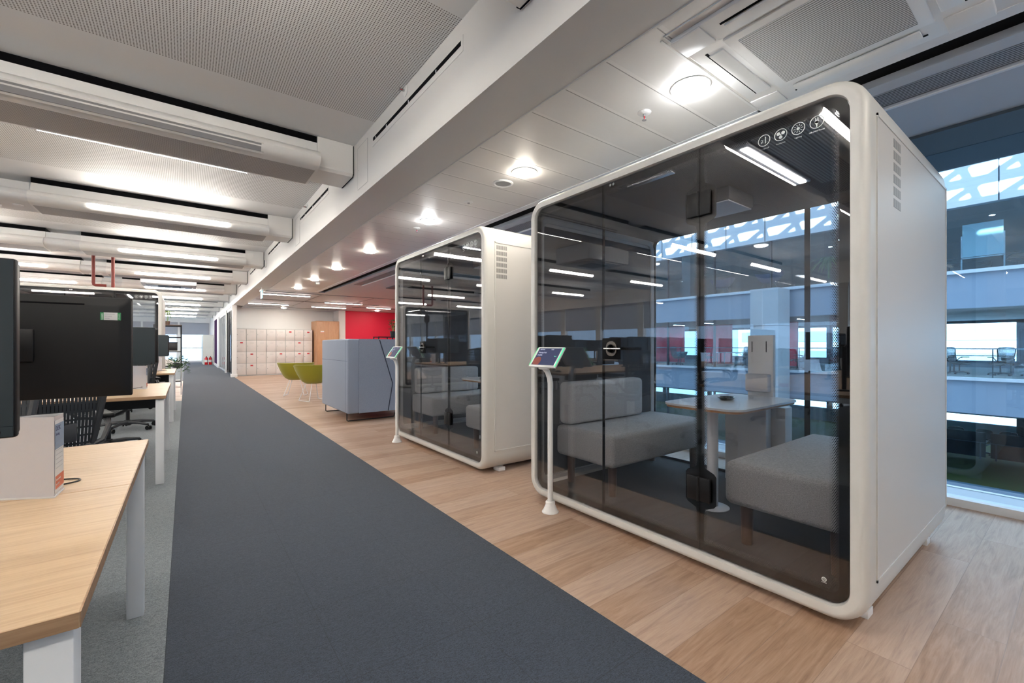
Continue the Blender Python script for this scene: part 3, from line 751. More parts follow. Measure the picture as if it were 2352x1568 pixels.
def make_pod(label, loc, rz=0, vx=.15, icon=True):
    t = thing('meeting_pod', label, 'meeting pod', loc, rz, group='white framed glass meeting pods')
    # shell: rounded rectangular tube with softened front and back edges
    r0 = .135; lps = []
    def ring(x, inset):
        return [(x, y, z) for y, z in rrect(inset, PL - inset, PB + inset, PT - inset, max(r0 - inset, .02), 10)]
    for a in (90, 70, 50, 30, 12, 0):
        lps.append(ring(.042 - .042 * math.sin(R(a)), .030 - .030 * math.cos(R(a))))
    for a in (0, 12, 30, 50, 70, 90):
        rr = .05; lps.append(ring(PD - rr + rr * math.sin(R(a)), rr - rr * math.cos(R(a))))
    lps.append(ring(PD - .0, .057)); lps.append(ring(PD - .04, .060)); lps.append(ring(.012, .060)); lps.append(ring(.004, .057))
    b = MB(); b.loops(lps); b.build('shell', 'shell_white', t, ang=50)
    for yy, sgn in ((0, -1), (PL, 1)):
        b = MB(); e = .0016
        # recessed side skin drawn by a thin raised bead and the skin itself
        b.box(.115, PD - .04, min(yy, yy + sgn * e), max(yy, yy + sgn * e), .21, 2.05); b.build('side_panel', 'side_white', t)
        f = MB(); y0, y1 = min(yy, yy + sgn * .005), max(yy, yy + sgn * .005)
        f.box(.105, .115, y0, y1, .20, 2.06); f.box(PD - .04, PD - .03, y0, y1, .20, 2.06); f.box(.105, PD - .03, y0, y1, 2.05, 2.06); f.box(.105, PD - .03, y0, y1, .20, .21)
        f.build('panel_bead', 'shell_white', t)
        for k in range(6):
            z = 2.03 - k * .0515
            v = MB(); v.box(vx, vx + .115, min(yy + sgn * e, yy + sgn * (e + .0008)), max(yy + sgn * e, yy + sgn * (e + .0008)), z - .036, z); v.build('vent', 'vent_slots', t)
    # front panes
    cuts = [GY0, .69, 1.335, GY1]
    for k in range(3):
        y0, y1 = cuts[k] + (.002 if k else 0), cuts[k + 1] - (.002 if k < 2 else 0)
        g = MB()
        if k == 1: g.box(.018, .028, y0, y1, GZ0, GZ1)
        else:
            full = rrect(GY0, GY1, GZ0, GZ1, .073, 8)
            if k == 0: poly = [p for p in full if p[0] < .6] ; poly = [(y1, GZ1)] + poly + [(y1, GZ0)]
            else: poly = [p for p in full if p[0] > 1.4]; a = poly[9:] ; poly = poly[:9] + [(y0, GZ1), (y0, GZ0)] + a
            g.prism(poly, 'x', .018, .028)
        o = g.build(['fixed_pane', 'door_pane', 'fixed_pane'][k], 'glass_tinted', t, smooth=False)
        if k == 0: pane0 = o
        if k == 1: door = o
    # black printed border and dotted fade
    def bord(i0, i1, x, nm, m, fade=False):
        A = rrect(GY0 + i0, GY1 - i0, GZ0 + i0, GZ1 - i0, max(.073 - i0, .03), 8); B = rrect(GY0 + i1, GY1 - i1, GZ0 + i1, GZ1 - i1, max(.073 - i1, .03), 8)
        b = MB(); V = b.loops([[(x, y, z) for y, z in A], [(x, y, z) for y, z in B], [(x + .001, y, z) for y, z in B], [(x + .001, y, z) for y, z in A]])
        o = b.build(nm, m, t, smooth=False)
        if fade:
            at = o.data.attributes.new('fade', 'FLOAT', 'POINT'); n = len(A)
            for i in range(4 * n): at.data[i].value = 1.0 if (i < n or i >= 3 * n) else 0.0
    bord(0, .038, .0290, 'border_print', 'black_gloss'); bord(.038, .072, .0290, 'dotted_print', 'frit_dots', True)
    for y in (.69, 1.335):
        w = .017 if y < 1 else .010
        b = MB(); b.box(.0290, .0305, y - w, y + w, GZ0 + .03, GZ1 - .03); b.build('divider_print', 'black_gloss', t)
    # dotted fade along the hinge divider
    b = MB(); x = .0292; vals = []
    for s in (-1, 1):
        a, c = .69 + s * .017, .69 + s * .04
        for (yy, f) in ((a, 1.0), (c, 0.0)):
            for zz in (GZ0 + .07, GZ1 - .07):
                b.bm.verts.new((x, yy, zz)); vals.append(f)
    b.bm.verts.ensure_lookup_table(); v = b.bm.verts
    b.bm.faces.new((v[0], v[1], v[3], v[2])); b.bm.faces.new((v[4], v[5], v[7], v[6]))
    o = b.build('dotted_divider', 'frit_dots', t, smooth=False); at = o.data.attributes.new('fade', 'FLOAT', 'POINT')
    for i, f in enumerate(vals): at.data[i].value = f
    for z in (1.86, .41):
        sh = MB()   # flared black print round each hinge
        pl = [(.69 - .017, z - .14), (.69 - .024, z - .105), (.69 - .07, z - .085), (.69 - .082, z - .07), (.69 - .082, z + .07), (.69 - .07, z + .085), (.69 - .024, z + .105), (.69 - .017, z + .14)]
        pl = pl + [(1.38 - y, zz) for y, zz in reversed(pl)]
        sh.prism(pl, 'x', .0290, .0307); sh.build('hinge_print', 'black_gloss', t)
        h = MB(); h.box(.004, .016, .69 - .062, .69 - .005, z - .06, z + .06, bev=.003); h.box(.004, .016, .69 + .005, .69 + .062, z - .06, z + .06, bev=.003)
        h.rod((.006, .69, z - .062), (.006, .69, z + .062), .007); h.build('hinge', 'black_plastic', t)
    # handle on the door: back plate, lock rose and lever
    h = MB(); h.box(.0135, .0175, 1.19, 1.333, 1.055, 1.185, bev=.0018); h.build('handle_print', 'black_gloss', door)
    h = MB(); pts = rrect(1.215, 1.295, 1.075, 1.165, .035, 6); h.prism(pts, 'x', .004, .014); h.build('lock_plate', 'brass_dark', door)
    h = MB(); h.lathe([(0, 0), (.022, 0), (.026, .004), (.026, .01)], seg=24)
    bmesh.ops.transform(h.bm, matrix=Matrix.Translation((.004, 1.252, 1.12)) @ Matrix.Rotation(R(-90), 4, 'Y'), verts=h.bm.verts); h.build('lock_rose', 'black_plastic', door)
    h = MB(); h.tube([(-.008, 1.30, 1.12), (-.01, 1.25, 1.12), (-.01, 1.20, 1.12), (-.012, 1.17, 1.12)], .0055); h.build('lever', 'steel', door)
    h = MB(); h.tube([(.05, 1.25, 1.12), (.06, 1.20, 1.12), (.06, 1.08, 1.12)], .009); h.rod((.028, 1.25, 1.12), (.05, 1.25, 1.12), .02); h.build('inner_lever', 'black_plastic', door)
    h = MB(); h.box(.035, .075, .86, 1.16, 2.085, 2.118, bev=.004); h.box(.033, .05, 1.18, 1.22, 2.10, 2.125); h.build('door_closer', 'steel', door)
    h = MB()
    for q in (1.245, 1.268): h.disc((.0165, q, 2.128), .0085, (-1, 0, 0), seg=16, t=.003)
    h.build('fixing_disc', 'steel', door)
    if icon:
        icons(pane0, .0160)
        b = MB(); n = 20; cy, cz, r = .148, .18, .009
        b.loops([[(.0160 - d, cy + q * math.cos(2 * PI * k / n), cz + q * math.sin(2 * PI * k / n)) for k in range(n)] for d, q in ((0, r), (.001, r), (.001, r - .002), (0, r - .002))])
        for q in (-.004, 0, .004): b.box(.0155, .0160, cy - .007, cy + .007, cz + q - .0007, cz + q + .0007)
        b.box(.0155, .0160, cy - .009, cy + .009, cz - .014, cz - .012); b.build('maker_mark', 'icon_white', pane0)
    # rear panes
    b = MB(); b.box(PD - .05, PD - .04, .06, .70, .10, 2.15); b.box(PD - .05, PD - .04, .706, PL - .06, .10, 2.15); b.build('rear_pane', 'glass_clear', t, smooth=False)
    b = MB(); A = rrect(.06, PL - .06, .09, 2.15, .08, 8); B = rrect(.085, PL - .085, .12, 2.12, .06, 8)
    b.loops([[(PD - .055, y, z) for y, z in A], [(PD - .055, y, z) for y, z in B], [(PD - .045, y, z) for y, z in B], [(PD - .045, y, z) for y, z in A]])
    b.box(PD - .054, PD - .046, .685, .72, .1, 2.14); b.build('rear_border', 'dark_metal', t)
    # inside: floor, ceiling, end walls
    MB().box(.03, PD - .06, .065, PL - .065, .092, .10).build('inner_floor', 'pod_carpet', t)
    MB().box(.03, PD - .06, .06, PL - .06, 2.115, 2.148).build('inner_ceiling', 'felt_dark', t)
    for yy in (.062, PL - .077):
        b = MB(); b.box(.06, PD - .12, yy, yy + .015, .16, 2.04, bev=.004); b.build('acoustic_wall', 'felt_dark', t)
        b = MB(); y0, y1 = (yy - .001, yy + .012)
        lp = lambda i, yv: [(x_, yv, z_) for x_, z_ in rrect(.035 + i, PD - .062 - i, .10 + i, 2.115 - i, max(.10 - i, .03), 6)]
        b.loops([lp(0, y0), lp(.045, y0), lp(.045, y1 + .006), lp(0, y1 + .006)]); b.build('wall_border', 'felt_edge', t)
    b = MB(); b.box(.05, .84, .47, .56, 2.098, 2.116, bev=.004); b.build('light_housing', 'panel_cool', t)
    MB().box(.09, .82, .488, .520, 2.094, 2.0985).build('light_strip', 'pod_lens', t)
    MB().box(.05, .35, .085, .12, 2.09, 2.1).build('light_strip', 'pod_lens', t)
    MB().box(.04, .95, .13, .455, 2.106, 2.116).build('louvre', 'pod_louvre', t)
    b = MB(); b.box(.55, .88, .80, 1.10, 2.03, 2.116, bev=.02); b.build('vent_box', 'felt_dark', t)
    MB().box(.565, .865, .815, 1.085, 2.025, 2.031).build('vent_cover', 'panel_cool', t)
    MB().lathe([(0, 2.11), (.07, 2.108), (.10, 2.112), (.10, 2.116)], (1.15, .95, 0), seg=32).build('round_speaker', 'felt_dark', t)
    for x in (.22, PD - .20):
        for y in (.09, PL - .09):
            b = MB(); b.box(x - .035, x + .035, y - .045, y + .045, 0, .034, bev=.002); b.build('foot', 'white_plastic', t)
    return t
POD1 = make_pod('largest and nearest white-framed glass meeting pod beside the navy carpet', (2.08, .505, 0), vx=.35)
POD2 = make_pod('middle white-framed glass meeting pod, behind the nearest one', (2.08, 3.16, 0), vx=.125)
POD3 = make_pod('white-framed glass meeting pod half hidden behind the monitors on the left', (-2.42, 10.8, 0), rz=0, vx=.125)
POD3.rotation_euler = (0, 0, R(90)); POD3.location = (-.36, 10.8, 0)

def make_sofa(label, loc, rz):
    # local: seat spans x 0..1.2, y 0..0.55 with the backrest at low y
    t = thing('pod_sofa', label, 'sofa', loc, rz, group='grey sofas inside the pods')
    MB().box(0, 1.2, .0, .56, .31, .535, bev=.035, seg=4).build('seat', 'sofa_grey', t)
    MB().box(.28, 1.17, .0, .13, .54, .86, bev=.035, seg=4).build('backrest', 'sofa_back_light', t)
    for x in (.09, 1.11):
        for y in (.08, .48):
            MB().rod((x, y, .10), (x, y, .315), .026, .032, seg=20).build('leg', 'sofa_leg_wood', t)
    return t
make_sofa('grey upholstered sofa nearest the camera inside the nearest pod', (2.27, .60, 0), 0)
make_sofa('grey upholstered sofa at the far end of the nearest pod, with pale backrest', (3.47, 2.46, 0), PI)
make_sofa('grey upholstered sofa at the near end of the middle pod', (2.27, 3.255, 0), 0)
make_sofa('grey upholstered sofa at the far end of the middle pod', (3.47, 5.115, 0), PI)
def make_table(label, loc, rz=0):
    t = thing('pod_table', label, 'table', loc, rz, group='white tables inside the pods')
    out = rrect(0, .895, -.26, .26, .10, 8)
    b = MB(); b.prism(out, 'z', .752, .765); b.build('top', 'table_white', t)
    b = MB(); b.prism([(.4475 + (u - .4475) * .985, v * .97) for u, v in out], 'z', .738, .752); b.build('top_edge', 'oak_edge', t)
    MB().rod((.20, 0, .11), (.20, 0, .738), .034, seg=24).build('leg', 'white_metal', t)
    MB().lathe([(0, .112), (.07, .110), (.10, .104), (.10, .10)], (.20, 0, 0), seg=32).build('base_disc', 'white_metal', t)
    MB().box(.74, .82, -.10, .10, .10, .738, bev=.006).build('rear_leg', 'white_metal', t)
    return t
make_table('white rounded table with oak edge inside the nearest pod', (2.52, 1.46, 0))
make_table('white rounded table with oak edge inside the middle pod', (2.52, 4.12, 0))
t = thing('table_tray', 'small dark oval tray on the white table in the nearest pod', 'tray', (2.98, 1.50, .765))
MB().lathe([(0, .002), (.045, .002), (.07, .018), (.075, .02), (.05, 0), (0, 0)], seg=32, sy=.7).build('dish', 'tray_dark', t)
MB().lathe([(0, .004), (.05, .004), (.052, .006), (0, .010)], seg=24, sy=.7).build('insert', 'steel', t)
for (oy, lab) in ((0, 'nearest'), (2.655, 'middle')):
    t = thing('media_panel', 'pale grey media panel with box below at the back of the %s pod' % lab, 'media panel', (3.44, 1.47 + oy, 0), group='media panels in the pods')
    MB().box(-.02, .02, -.09, .09, .695, 1.215, bev=.004).build('screen_panel', 'white_plastic', t)
    MB().box(-.07, .05, -.19, .24, .10, .70, bev=.01).build('lower_box', 'white_plastic', t)
    MB().box(-.09, -.02, -.08, .08, .80, .93, bev=.012).build('camera_bar', 'panel_cool', t)
    b = MB(); b.box(-.022, -.02, -.045, -.04, 1.09, 1.17); b.box(-.022, -.02, .055, .06, 1.09, 1.17); b.build('slots', 'black_plastic', t)

# ------------------------------------------------------------------ tablet stands
def tablet_stand(y, label):
    t = thing('tablet_stand', label, 'tablet stand', (2.0, y, 0), group='white booking tablet stands')
    MB().lathe([(0, 0), (.058, 0), (.058, .004), (.05, .012), (.036, .045), (.033, .05), (.033, .07), (.026, .078), (0, .078)], seg=32).build('base', 'white_plastic', t)
    pts = [(0, 0, .075), (0, 0, .5), (0, 0, .88), (-.004, .004, .92), (-.016, .012, .96), (-.034, .02, .985), (-.05, .026, .997)]
    MB().tube(pts, .0185, seg=18).build('pole', 'white_plastic', t)
    # tilted tablet: lower edge towards the corridor
    up = Vector((.088, 0, .123)).normalized(); ax = Vector((0, -1, 0)); o = Vector((-.085, .135, .995))
    nrm = ax.cross(up)          # faces the corridor
    if nrm.x > 0: nrm = -nrm
    m = Matrix((ax, up, nrm)).transposed().to_4x4(); m.translation = o
    Wd, Hd = .27, .165
    b = MB(); b.box(0, Wd, 0, Hd, -.014, 0, bev=.004); bmesh.ops.transform(b.bm, matrix=m, verts=b.bm.verts); b.build('tablet_body', 'white_plastic', t)
    b = MB(); b.box(.022, Wd - .022, .016, Hd - .012, 0, .0008); bmesh.ops.transform(b.bm, matrix=m, verts=b.bm.verts); s = b.build('screen', 'screen_navy', t)
    for x0_, x1_ in ((Wd - .009, Wd - .001), (.001, .004)):
        b = MB(); b.box(x0_, x1_, .008, Hd - .008, -.008, .0012); bmesh.ops.transform(b.bm, matrix=m, verts=b.bm.verts); b.build('status_light', 'led_green', t)
    def txt(s_, x, y_, size, mm='screen_text'):
        q = m @ Matrix.Translation((x, y_, .0012)); text('screen_text', s_, size, mm, s, q, ext=.0001)
    txt('MEETING', .036, .138, .012); txt('10:30', .15, .138, .012)
    txt('Meeting Pod', .036, .112, .016); txt('Available', .036, .092, .014); txt('Book', .21, .085, .010, 'screen_green')
    b = MB(); b.rod((.062, .044, .0008), (.062, .044, .0014), .038, seg=32)
    for v in b.bm.verts: v.co.y = max(v.co.y, .017); v.co.x = max(v.co.x, .024)
    bmesh.ops.transform(b.bm, matrix=m, verts=b.bm.verts); b.build('screen_disc', 'screen_coral', s)
    b = MB(); b.box(.09, .19, -.004, .06, -.034, -.014, bev=.008); bmesh.ops.transform(b.bm, matrix=m, verts=b.bm.verts); b.build('mount', 'white_plastic', t)
tablet_stand(2.22, 'white booking tablet stand in front of the nearest pod')
tablet_stand(4.92, 'white booking tablet stand in front of the middle pod')

# ------------------------------------------------------------------ desks, monitors, card holders
DX0 = -.13; DROWS = [-2.67, .935, 4.54, 8.15]; rown = {-2.67: 'behind the camera', .935: 'nearest the camera', 4.54: 'second ahead', 8.15: 'third ahead'}
def make_desk():
    t = thing('bench_desk', '', 'desk')
    # local: x from 0 to -1.6, y 0..1.54
    for y0 in (0, .772):
        o = MB().box(-1.598, 0, y0, y0 + .768, .705, .73, bev=.0015, seg=1).build('tabletop', 'desk_wood', t)
        MB().box(-.0005, .0012, y0 + .001, y0 + .767, .7055, .7293).build('edge_band', 'desk_edge', o)
        e = MB()
        if y0 == 0: e.box(-1.597, -.001, -.0012, .0005, .7055, .7293); e.build('edge_band', 'desk_edge', o)
        else: e.box(-1.597, -.001, 1.5395, 1.5412, .7055, .7293); e.build('edge_band', 'desk_edge', o)
    for x in (-.065, -1.535):
        for y in (.025, 1.45):
            MB().box(x - .0, x + .055, y, y + .06, 0.006, .705, bev=.003).build('leg', 'white_metal', t)
        MB().box(x + .005, x + .05, .085, 1.45, .66, .705, bev=.003).build('cross_rail', 'white_metal', t)
    MB().box(-1.5, -.08, .70, .84, .56, .68).build('cable_tray', 'dark_metal', t)
    return t
desk0 = make_desk()
coln = ['at the corridor', 'second from corridor', 'third from corridor', 'by the windows']
def make_monitor():
    # local: origin under the screen centre on the desk, screen faces -y
    t = thing('monitor', '', 'monitor'); w, z0, z1 = .275, .24, .57
    MB().box(-w, w, 0, .022, z0, z1, bev=.004).build('bezel', 'black_plastic', t)
    MB().box(-w + .003, w - .003, -.001, .0005, z0 + .022, z1 - .003).build('screen', 'monitor_screen', t)
    MB().box(-w + .003, w - .003, -.001, .0005, z0 + .003, z0 + .0213).build('chin', 'monitor_screen', t)
    b = MB(); A = rrect(-w + .002, w - .002, z0 + .002, z1 - .002, .008, 3); B = rrect(-w + .03, w - .03, z0 + .04, z1 - .03, .012, 3)
    V = b.loops([[(x, .020, z) for x, z in A], [(x, .034, z) for x, z in A], [(x, .044, z) for x, z in B]], closed=False); b.bm.faces.new(V[-1])
    b.build('back_cover', 'black_plastic', t)
    b = MB(); b.box(-.16, .16, .036, .0445, z1 - .030, z1 - .025); b.build('vent_slot', 'black_matte', t)
    b = MB(); b.box(-.05, .05, .044, .056, .36, .46, bev=.004); b.build('mount_plate', 'black_plastic', t)
    b = MB(); b.tube([(0, .05, .41), (0, .10, .41), (0, .13, .38)], .016); b.rod((0, .13, .0), (0, .13, .40), .018, seg=16); b.lathe([(0, .0), (.05, 0), (.05, .012), (.02, .016), (0, .016)], (0, .13, 0), seg=24)
    b.build('arm', 'dark_metal', t)
    b = MB(); b.rod((w - .025, -.002, z0 + .011), (w - .025, .001, z0 + .011), .007, seg=20); b.build('power_button', 'dark_metal', t)
    return t
mon0 = make_monitor()
def make_chair():
    t = thing('task_chair', '', 'office chair')
    # sitter faces +y
    b = MB(); b.lathe([(0, .13), (.035, .13), (.04, .10), (.045, .075), (.03, .06), (0, .06)], seg=20); b.build('base_hub', 'chair_plastic', t)
    for k in range(5):
        a = 2 * PI * k / 5 + .3; c, s = math.cos(a), math.sin(a)
        MB().tube([(c * .03, s * .03, .10), (c * .16, s * .16, .10), (c * .30, s * .30, .078)], [.024, .02, .015], seg=8).build('leg', 'chair_plastic', t)
        w = MB(); tx, ty = -s, c
        for q in (-.016, .016): w.rod((c * .31 + tx * (q - .008), s * .31 + ty * (q - .008), .034), (c * .31 + tx * (q + .008), s * .31 + ty * (q + .008), .034), .028, seg=16)
        w.rod((c * .31, s * .31, .03), (c * .31, s * .31, .075), .008); w.build('caster', 'black_plastic', t)
    MB().rod((0, 0, .12), (0, 0, .40), .022, seg=14).build('gas_column', 'dark_metal', t)
    MB().box(-.09, .09, -.14, .12, .37, .43, bev=.02).build('mechanism', 'chair_plastic', t)
    # seat
    def seat_pt(x, y): return .455 + .035 * (x / .25) ** 2 - .05 * max(0, (y - .12) / .13) ** 2
    b = MB(); nx, ny = 10, 8; g = []
    for j in range(ny + 1):
        y = -.23 + .47 * j / ny
        ww = .245 * (1 - .12 * abs(j / ny - .5) * 2)
        g.append([b.bm.verts.new((x * ww, y, seat_pt(x * ww, y))) for x in [-1 + 2 * i / nx for i in range(nx + 1)]])
    for j in range(ny):
        for i in range(nx): b.bm.faces.new((g[j][i], g[j][i + 1], g[j + 1][i + 1], g[j + 1][i]))
    b.build('seat_mesh', 'chair_mesh', t)
    pts = []
    for (x, y) in ((-.235, -.2), (-.25, 0), (-.235, .2), (-.15, .25), (0, .26), (.15, .25), (.235, .2), (.25, 0), (.235, -.2), (.12, -.24), (0, -.245), (-.12, -.24)): pts.append((x, y, seat_pt(x, y) - .008))
    MB().tube(pts, .017, seg=8, closed=True).build('seat_frame', 'chair_plastic', t)
    # back
    def bk(z): return -.25 - .10 * ((z - .5) / .55) - .03 * math.sin((z - .5) / .55 * PI)
    def hw(z): u = (z - .5) / .55; return .20 + .07 * u - .03 * max(0, u - .85) / .15
    b = MB(); g = []
    for j in range(11):
        z = .52 + .52 * j / 10; g.append([b.bm.verts.new((x * hw(z), bk(z) - .03 * (1 - x * x), z)) for x in [-1 + 2 * i / 8 for i in range(9)]])
    for j in range(10):
        for i in range(8): b.bm.faces.new((g[j][i], g[j][i + 1], g[j + 1][i + 1], g[j + 1][i]))
    b.build('back_mesh', 'chair_mesh', t)
    L_ = [(-hw(z), bk(z), z) for z in (.53, .62, .72, .82, .92, 1.0)]; R_ = [(-x, y, z) for x, y, z in reversed(L_)]
    top = [(-.20, bk(1.05), 1.05), (0, bk(1.06) - .02, 1.062), (.20, bk(1.05), 1.05)]; bot = [(.12, bk(.5), .505), (0, bk(.5) - .01, .50), (-.12, bk(.5), .505)]
    MB().tube(L_ + top + R_ + bot, .018, seg=8, closed=True).build('back_frame', 'chair_plastic', t)
    MB().tube([(0, -.12, .39), (0, -.26, .42), (0, -.33, .52), (0, -.355, .68)], [.03, .03, .026, .02], seg=10).build('back_spine', 'chair_plastic', t)
    b = MB(); b.box(-.13, .13, -.33, -.30, .56, .68, bev=.012); b.build('lumbar_pad', 'chair_plastic', t)
    for s in (-1, 1):
        MB().tube([(s * .16, -.26, .50), (s * .25, -.27, .55), (s * .285, -.22, .63), (s * .285, -.12, .665)], .016, seg=8).build('arm_post', 'chair_plastic', t)
        MB().box(s * .285 - .04, s * .285 + .04, -.16, .11, .665, .695, bev=.012, seg=3).build('armrest', 'black_plastic', t)
    return t
chair0 = make_chair()
def first(o, key, loc, rz, label, cat, group):
    if key not in used: used.add(key); o.location = loc; o.rotation_euler = (0, 0, rz); r = o
    else: r = dup(o, loc, rz)
    return tag(r, label, cat, group)
rj = random.Random(3)
fixed = {(.935, 0, 1): (-.78, 2.70, PI + .15), (4.54, 0, 0): (-.72, 3.90, .25), (4.54, 0, 1): (-.66, 6.32, PI - .3), (8.15, 0, 0): (-.62, 7.78, .2), (8.15, 0, 1): (-.80, 10.02, PI + .2)}
for y0 in DROWS:
    for c in range(4):
        x = DX0 - 1.603 * c
        first(desk0, 'desk', (x, y0, 0), 0, 'light oak bench desk %s, row %s' % (coln[c], rown[y0]), 'desk', 'oak bench desks')
        for side in (0, 1):
            word = ['near side', 'far side'][side]
            if side == 0: my, mx_, rz = y0 + .255, -.275, 0
            else: my, mx_, rz = y0 + 1.055, -.290, PI
            if y0 == .935 and side == 0: mx_ = -.395
            if y0 > 4 and side == 0: my = y0 + .45; mx_ = -.36
            if y0 > 4 and side == 1: my = y0 + 1.0; mx_ = -.36
            if c > 0: mx_ = -.8 + rj.uniform(-.08, .08)
            if not (y0 == -2.67 and c == 0):
                m = first(mon0, 'mon', (x + mx_, my, .73), rz, 'black monitor, %s of desk %s, row %s' % (word, coln[c], rown[y0]), 'monitor', 'monitors on the bench desks')
                if y0 == .935 and c == 0 and side == 1: stick = m
                if c > 0:
                    first(mon0, 'mon', (x + mx_ + (.58 if mx_ < -.85 else -.56), my + .02, .73), rz + (.12 if side else -.12), 'angled second monitor, %s of desk %s, row %s' % (word, coln[c], rown[y0]), 'monitor', 'monitors on the bench desks')
            key = (y0, c, side)
            if key in fixed: cx, cy, cr = fixed[key]
            else:
                cx = x - .8 + rj.uniform(-.15, .15); cy = y0 - .28 + rj.uniform(-.12, .08) if side == 0 else y0 + 1.54 + .28 + rj.uniform(-.08, .12); cr = (0 if side == 0 else PI) + rj.uniform(-.5, .5)
            if y0 == -2.67 and c == 0: continue
            if y0 == .935 and c == 0 and side == 0: cx, cy = -1.0, .25
            first(chair0, 'chair', (cx, cy, .006), cr, 'black mesh chair, %s of desk %s, row %s' % (word, coln[c], rown[y0]), 'office chair', 'black mesh task chairs at the desks')
# sticker on the back of the large black monitor (the monitor is turned, so its local x runs the other way)
mx0 = stick.location.x; my0 = stick.location.y; mz0 = .73
def loc_(x, z, d=0): return (-(x - mx0), .0445 + d, z - mz0)
zc = 1.236; s0 = MB(); x0, x1 = -.2230, -.1725
s0.box(-(x1 - mx0), -(x0 - mx0), .0344, .0450, zc - .0125 - mz0, zc + .0125 - mz0); st = s0.build('test_sticker', 'sticker_white', stick); st['label'] = 'white and green test sticker'
g = MB()
for a, b_ in ((x0, x0 + .0085), (x1 - .008, x1)): g.box(-(b_ - mx0), -(a - mx0), .0450, .0455, zc - .0125 - mz0, zc + .0125 - mz0)
g.build('green_band', 'sticker_green', st)
text('sticker_text', 'PASSED', .0062, 'icon_white', st, basis((0, 0, 1), (1, 0, 0), (-(x0 + .0072 - mx0), .0457, zc - .0115 - mz0)), ext=.0001)
text('sticker_text', 'APPLIANCE', .0037, 'icon_white', st, basis((0, 0, 1), (1, 0, 0), (-(x1 - .003 - mx0), .0457, zc - .0105 - mz0)), ext=.0001)
for i, s_ in enumerate(('APPLIANCE NO.', 'TEST DATE', 'SIGNED')):
    text('sticker_text', s_, .0035, 'ink', st, basis((-1, 0, 0), (0, 0, 1), (-(x0 + .0105 - mx0), .0455, zc + .006 - i * .007 - mz0)), ext=.0001)

def card_holder(loc, rz, label, full=True):
    t = thing('card_holder', label, 'card holder', loc, rz, group='triangular acrylic card holders on the desks')
    P = [(-.083, .0), (.030, -.062), (.034, .024)]
    b = MB(); b.prism(P, 'z', .004, .218); b.build('acrylic_body', 'acrylic_paper', t, smooth=False)
    MB().prism([(x * 1.06, y * 1.06) for x, y in P], 'z', 0, .004).build('base_plate', 'white_plastic', t, smooth=False)
    # printed face: the one towards +x
    a, c = Vector((P[1][0], P[1][1], 0)), Vector((P[2][0], P[2][1], 0)); ax = (c - a).normalized(); w = (c - a).length
    nr = Vector((ax.y, -ax.x, 0)); m = basis(ax, (0, 0, 1), a + nr * .0006)
    def sheet(nm, mt, x0, x1, z0, z1, par, d=.0004):
        b = MB(); b.box(x0, x1, z0, z1, 0, d); bmesh.ops.transform(b.bm, matrix=m, verts=b.bm.verts); return b.build(nm, mt, par, smooth=False)
    s = sheet('leaflet', 'paper', .004, w - .004, .012, .206, t)
    sheet('blue_band', 'paper_blue', .004, w - .003, .128, .196, s, .0008); sheet('coral_band', 'paper_coral', .006, w - .004, .02, .055, s, .0008)
    def tx(st_, x, z, size, mt='ink'): text('print', st_, size, mt, s, m @ Matrix.Translation((x, z, .001)), ext=.0001)
    if full:
        tx('DESK', .008, .178, .018); tx('Booking', .008, .165, .010)
        for k in range(7): sheet('text_line', 'lens_off', .010, w - .016, .148 - k * .012, .1485 - k * .012, s, .001)
        tx('Scan to book', .009, .042, .008, 'paper'); tx('your desk', .009, .030, .008, 'paper')
    return t
card_holder((-.312, 1.735, .73), 0, 'clear triangular card holder with blue and coral leaflet on the nearest desk')
card_holder((-.325, 5.39, .73), 0, 'clear triangular card holder on the second desk in front of the monitor', True)
card_holder((-.34, 9.1, .73), .1, 'clear triangular card holder on the third desk', False)
def cable(pts, label):
    o = MB().tube(pts, .0022, seg=8).build('cable', 'cable_black'); tag(o, label, 'cable', 'loose black cables on the desks')
def loop_pts(cx, cy, z, rx, ry, a0, a1, n=24, lift=0): return [(cx + rx * math.cos(R(a0 + (a1 - a0) * k / n)), cy + ry * math.sin(R(a0 + (a1 - a0) * k / n)), z + lift * math.sin(PI * k / n)) for k in range(n + 1)]
cable([(-.60, 1.80, .733)] + loop_pts(-.31, 1.84, .733, .055, .035, 250, 470), 'black cable looping out beside the card holder on the nearest desk')
cable([(-.36, 5.52, .733)] + loop_pts(-.40, 5.30, .733, .08, .10, 200, 480, lift=.02), 'thin black cable looping on the second desk')
cable([(-.40, 8.98, .733)] + loop_pts(-.32, 8.75, .733, .09, .06, 180, 470, lift=.02), 'thin black cable looping on the third desk')
t = thing('computer_mouse', 'small black computer mouse on the second desk under the monitor', 'mouse', (-.40, 4.92, .73))
MB().lathe([(0, .03), (.018, .027), (.03, .015), (.032, .003), (.03, 0), (0, 0)], seg=24, sy=1.6).build('shell', 'black_plastic', t)
MB().box(-.003, .003, .02, .035, .024, .031, bev=.001).build('scroll_wheel', 'dark_metal', t)

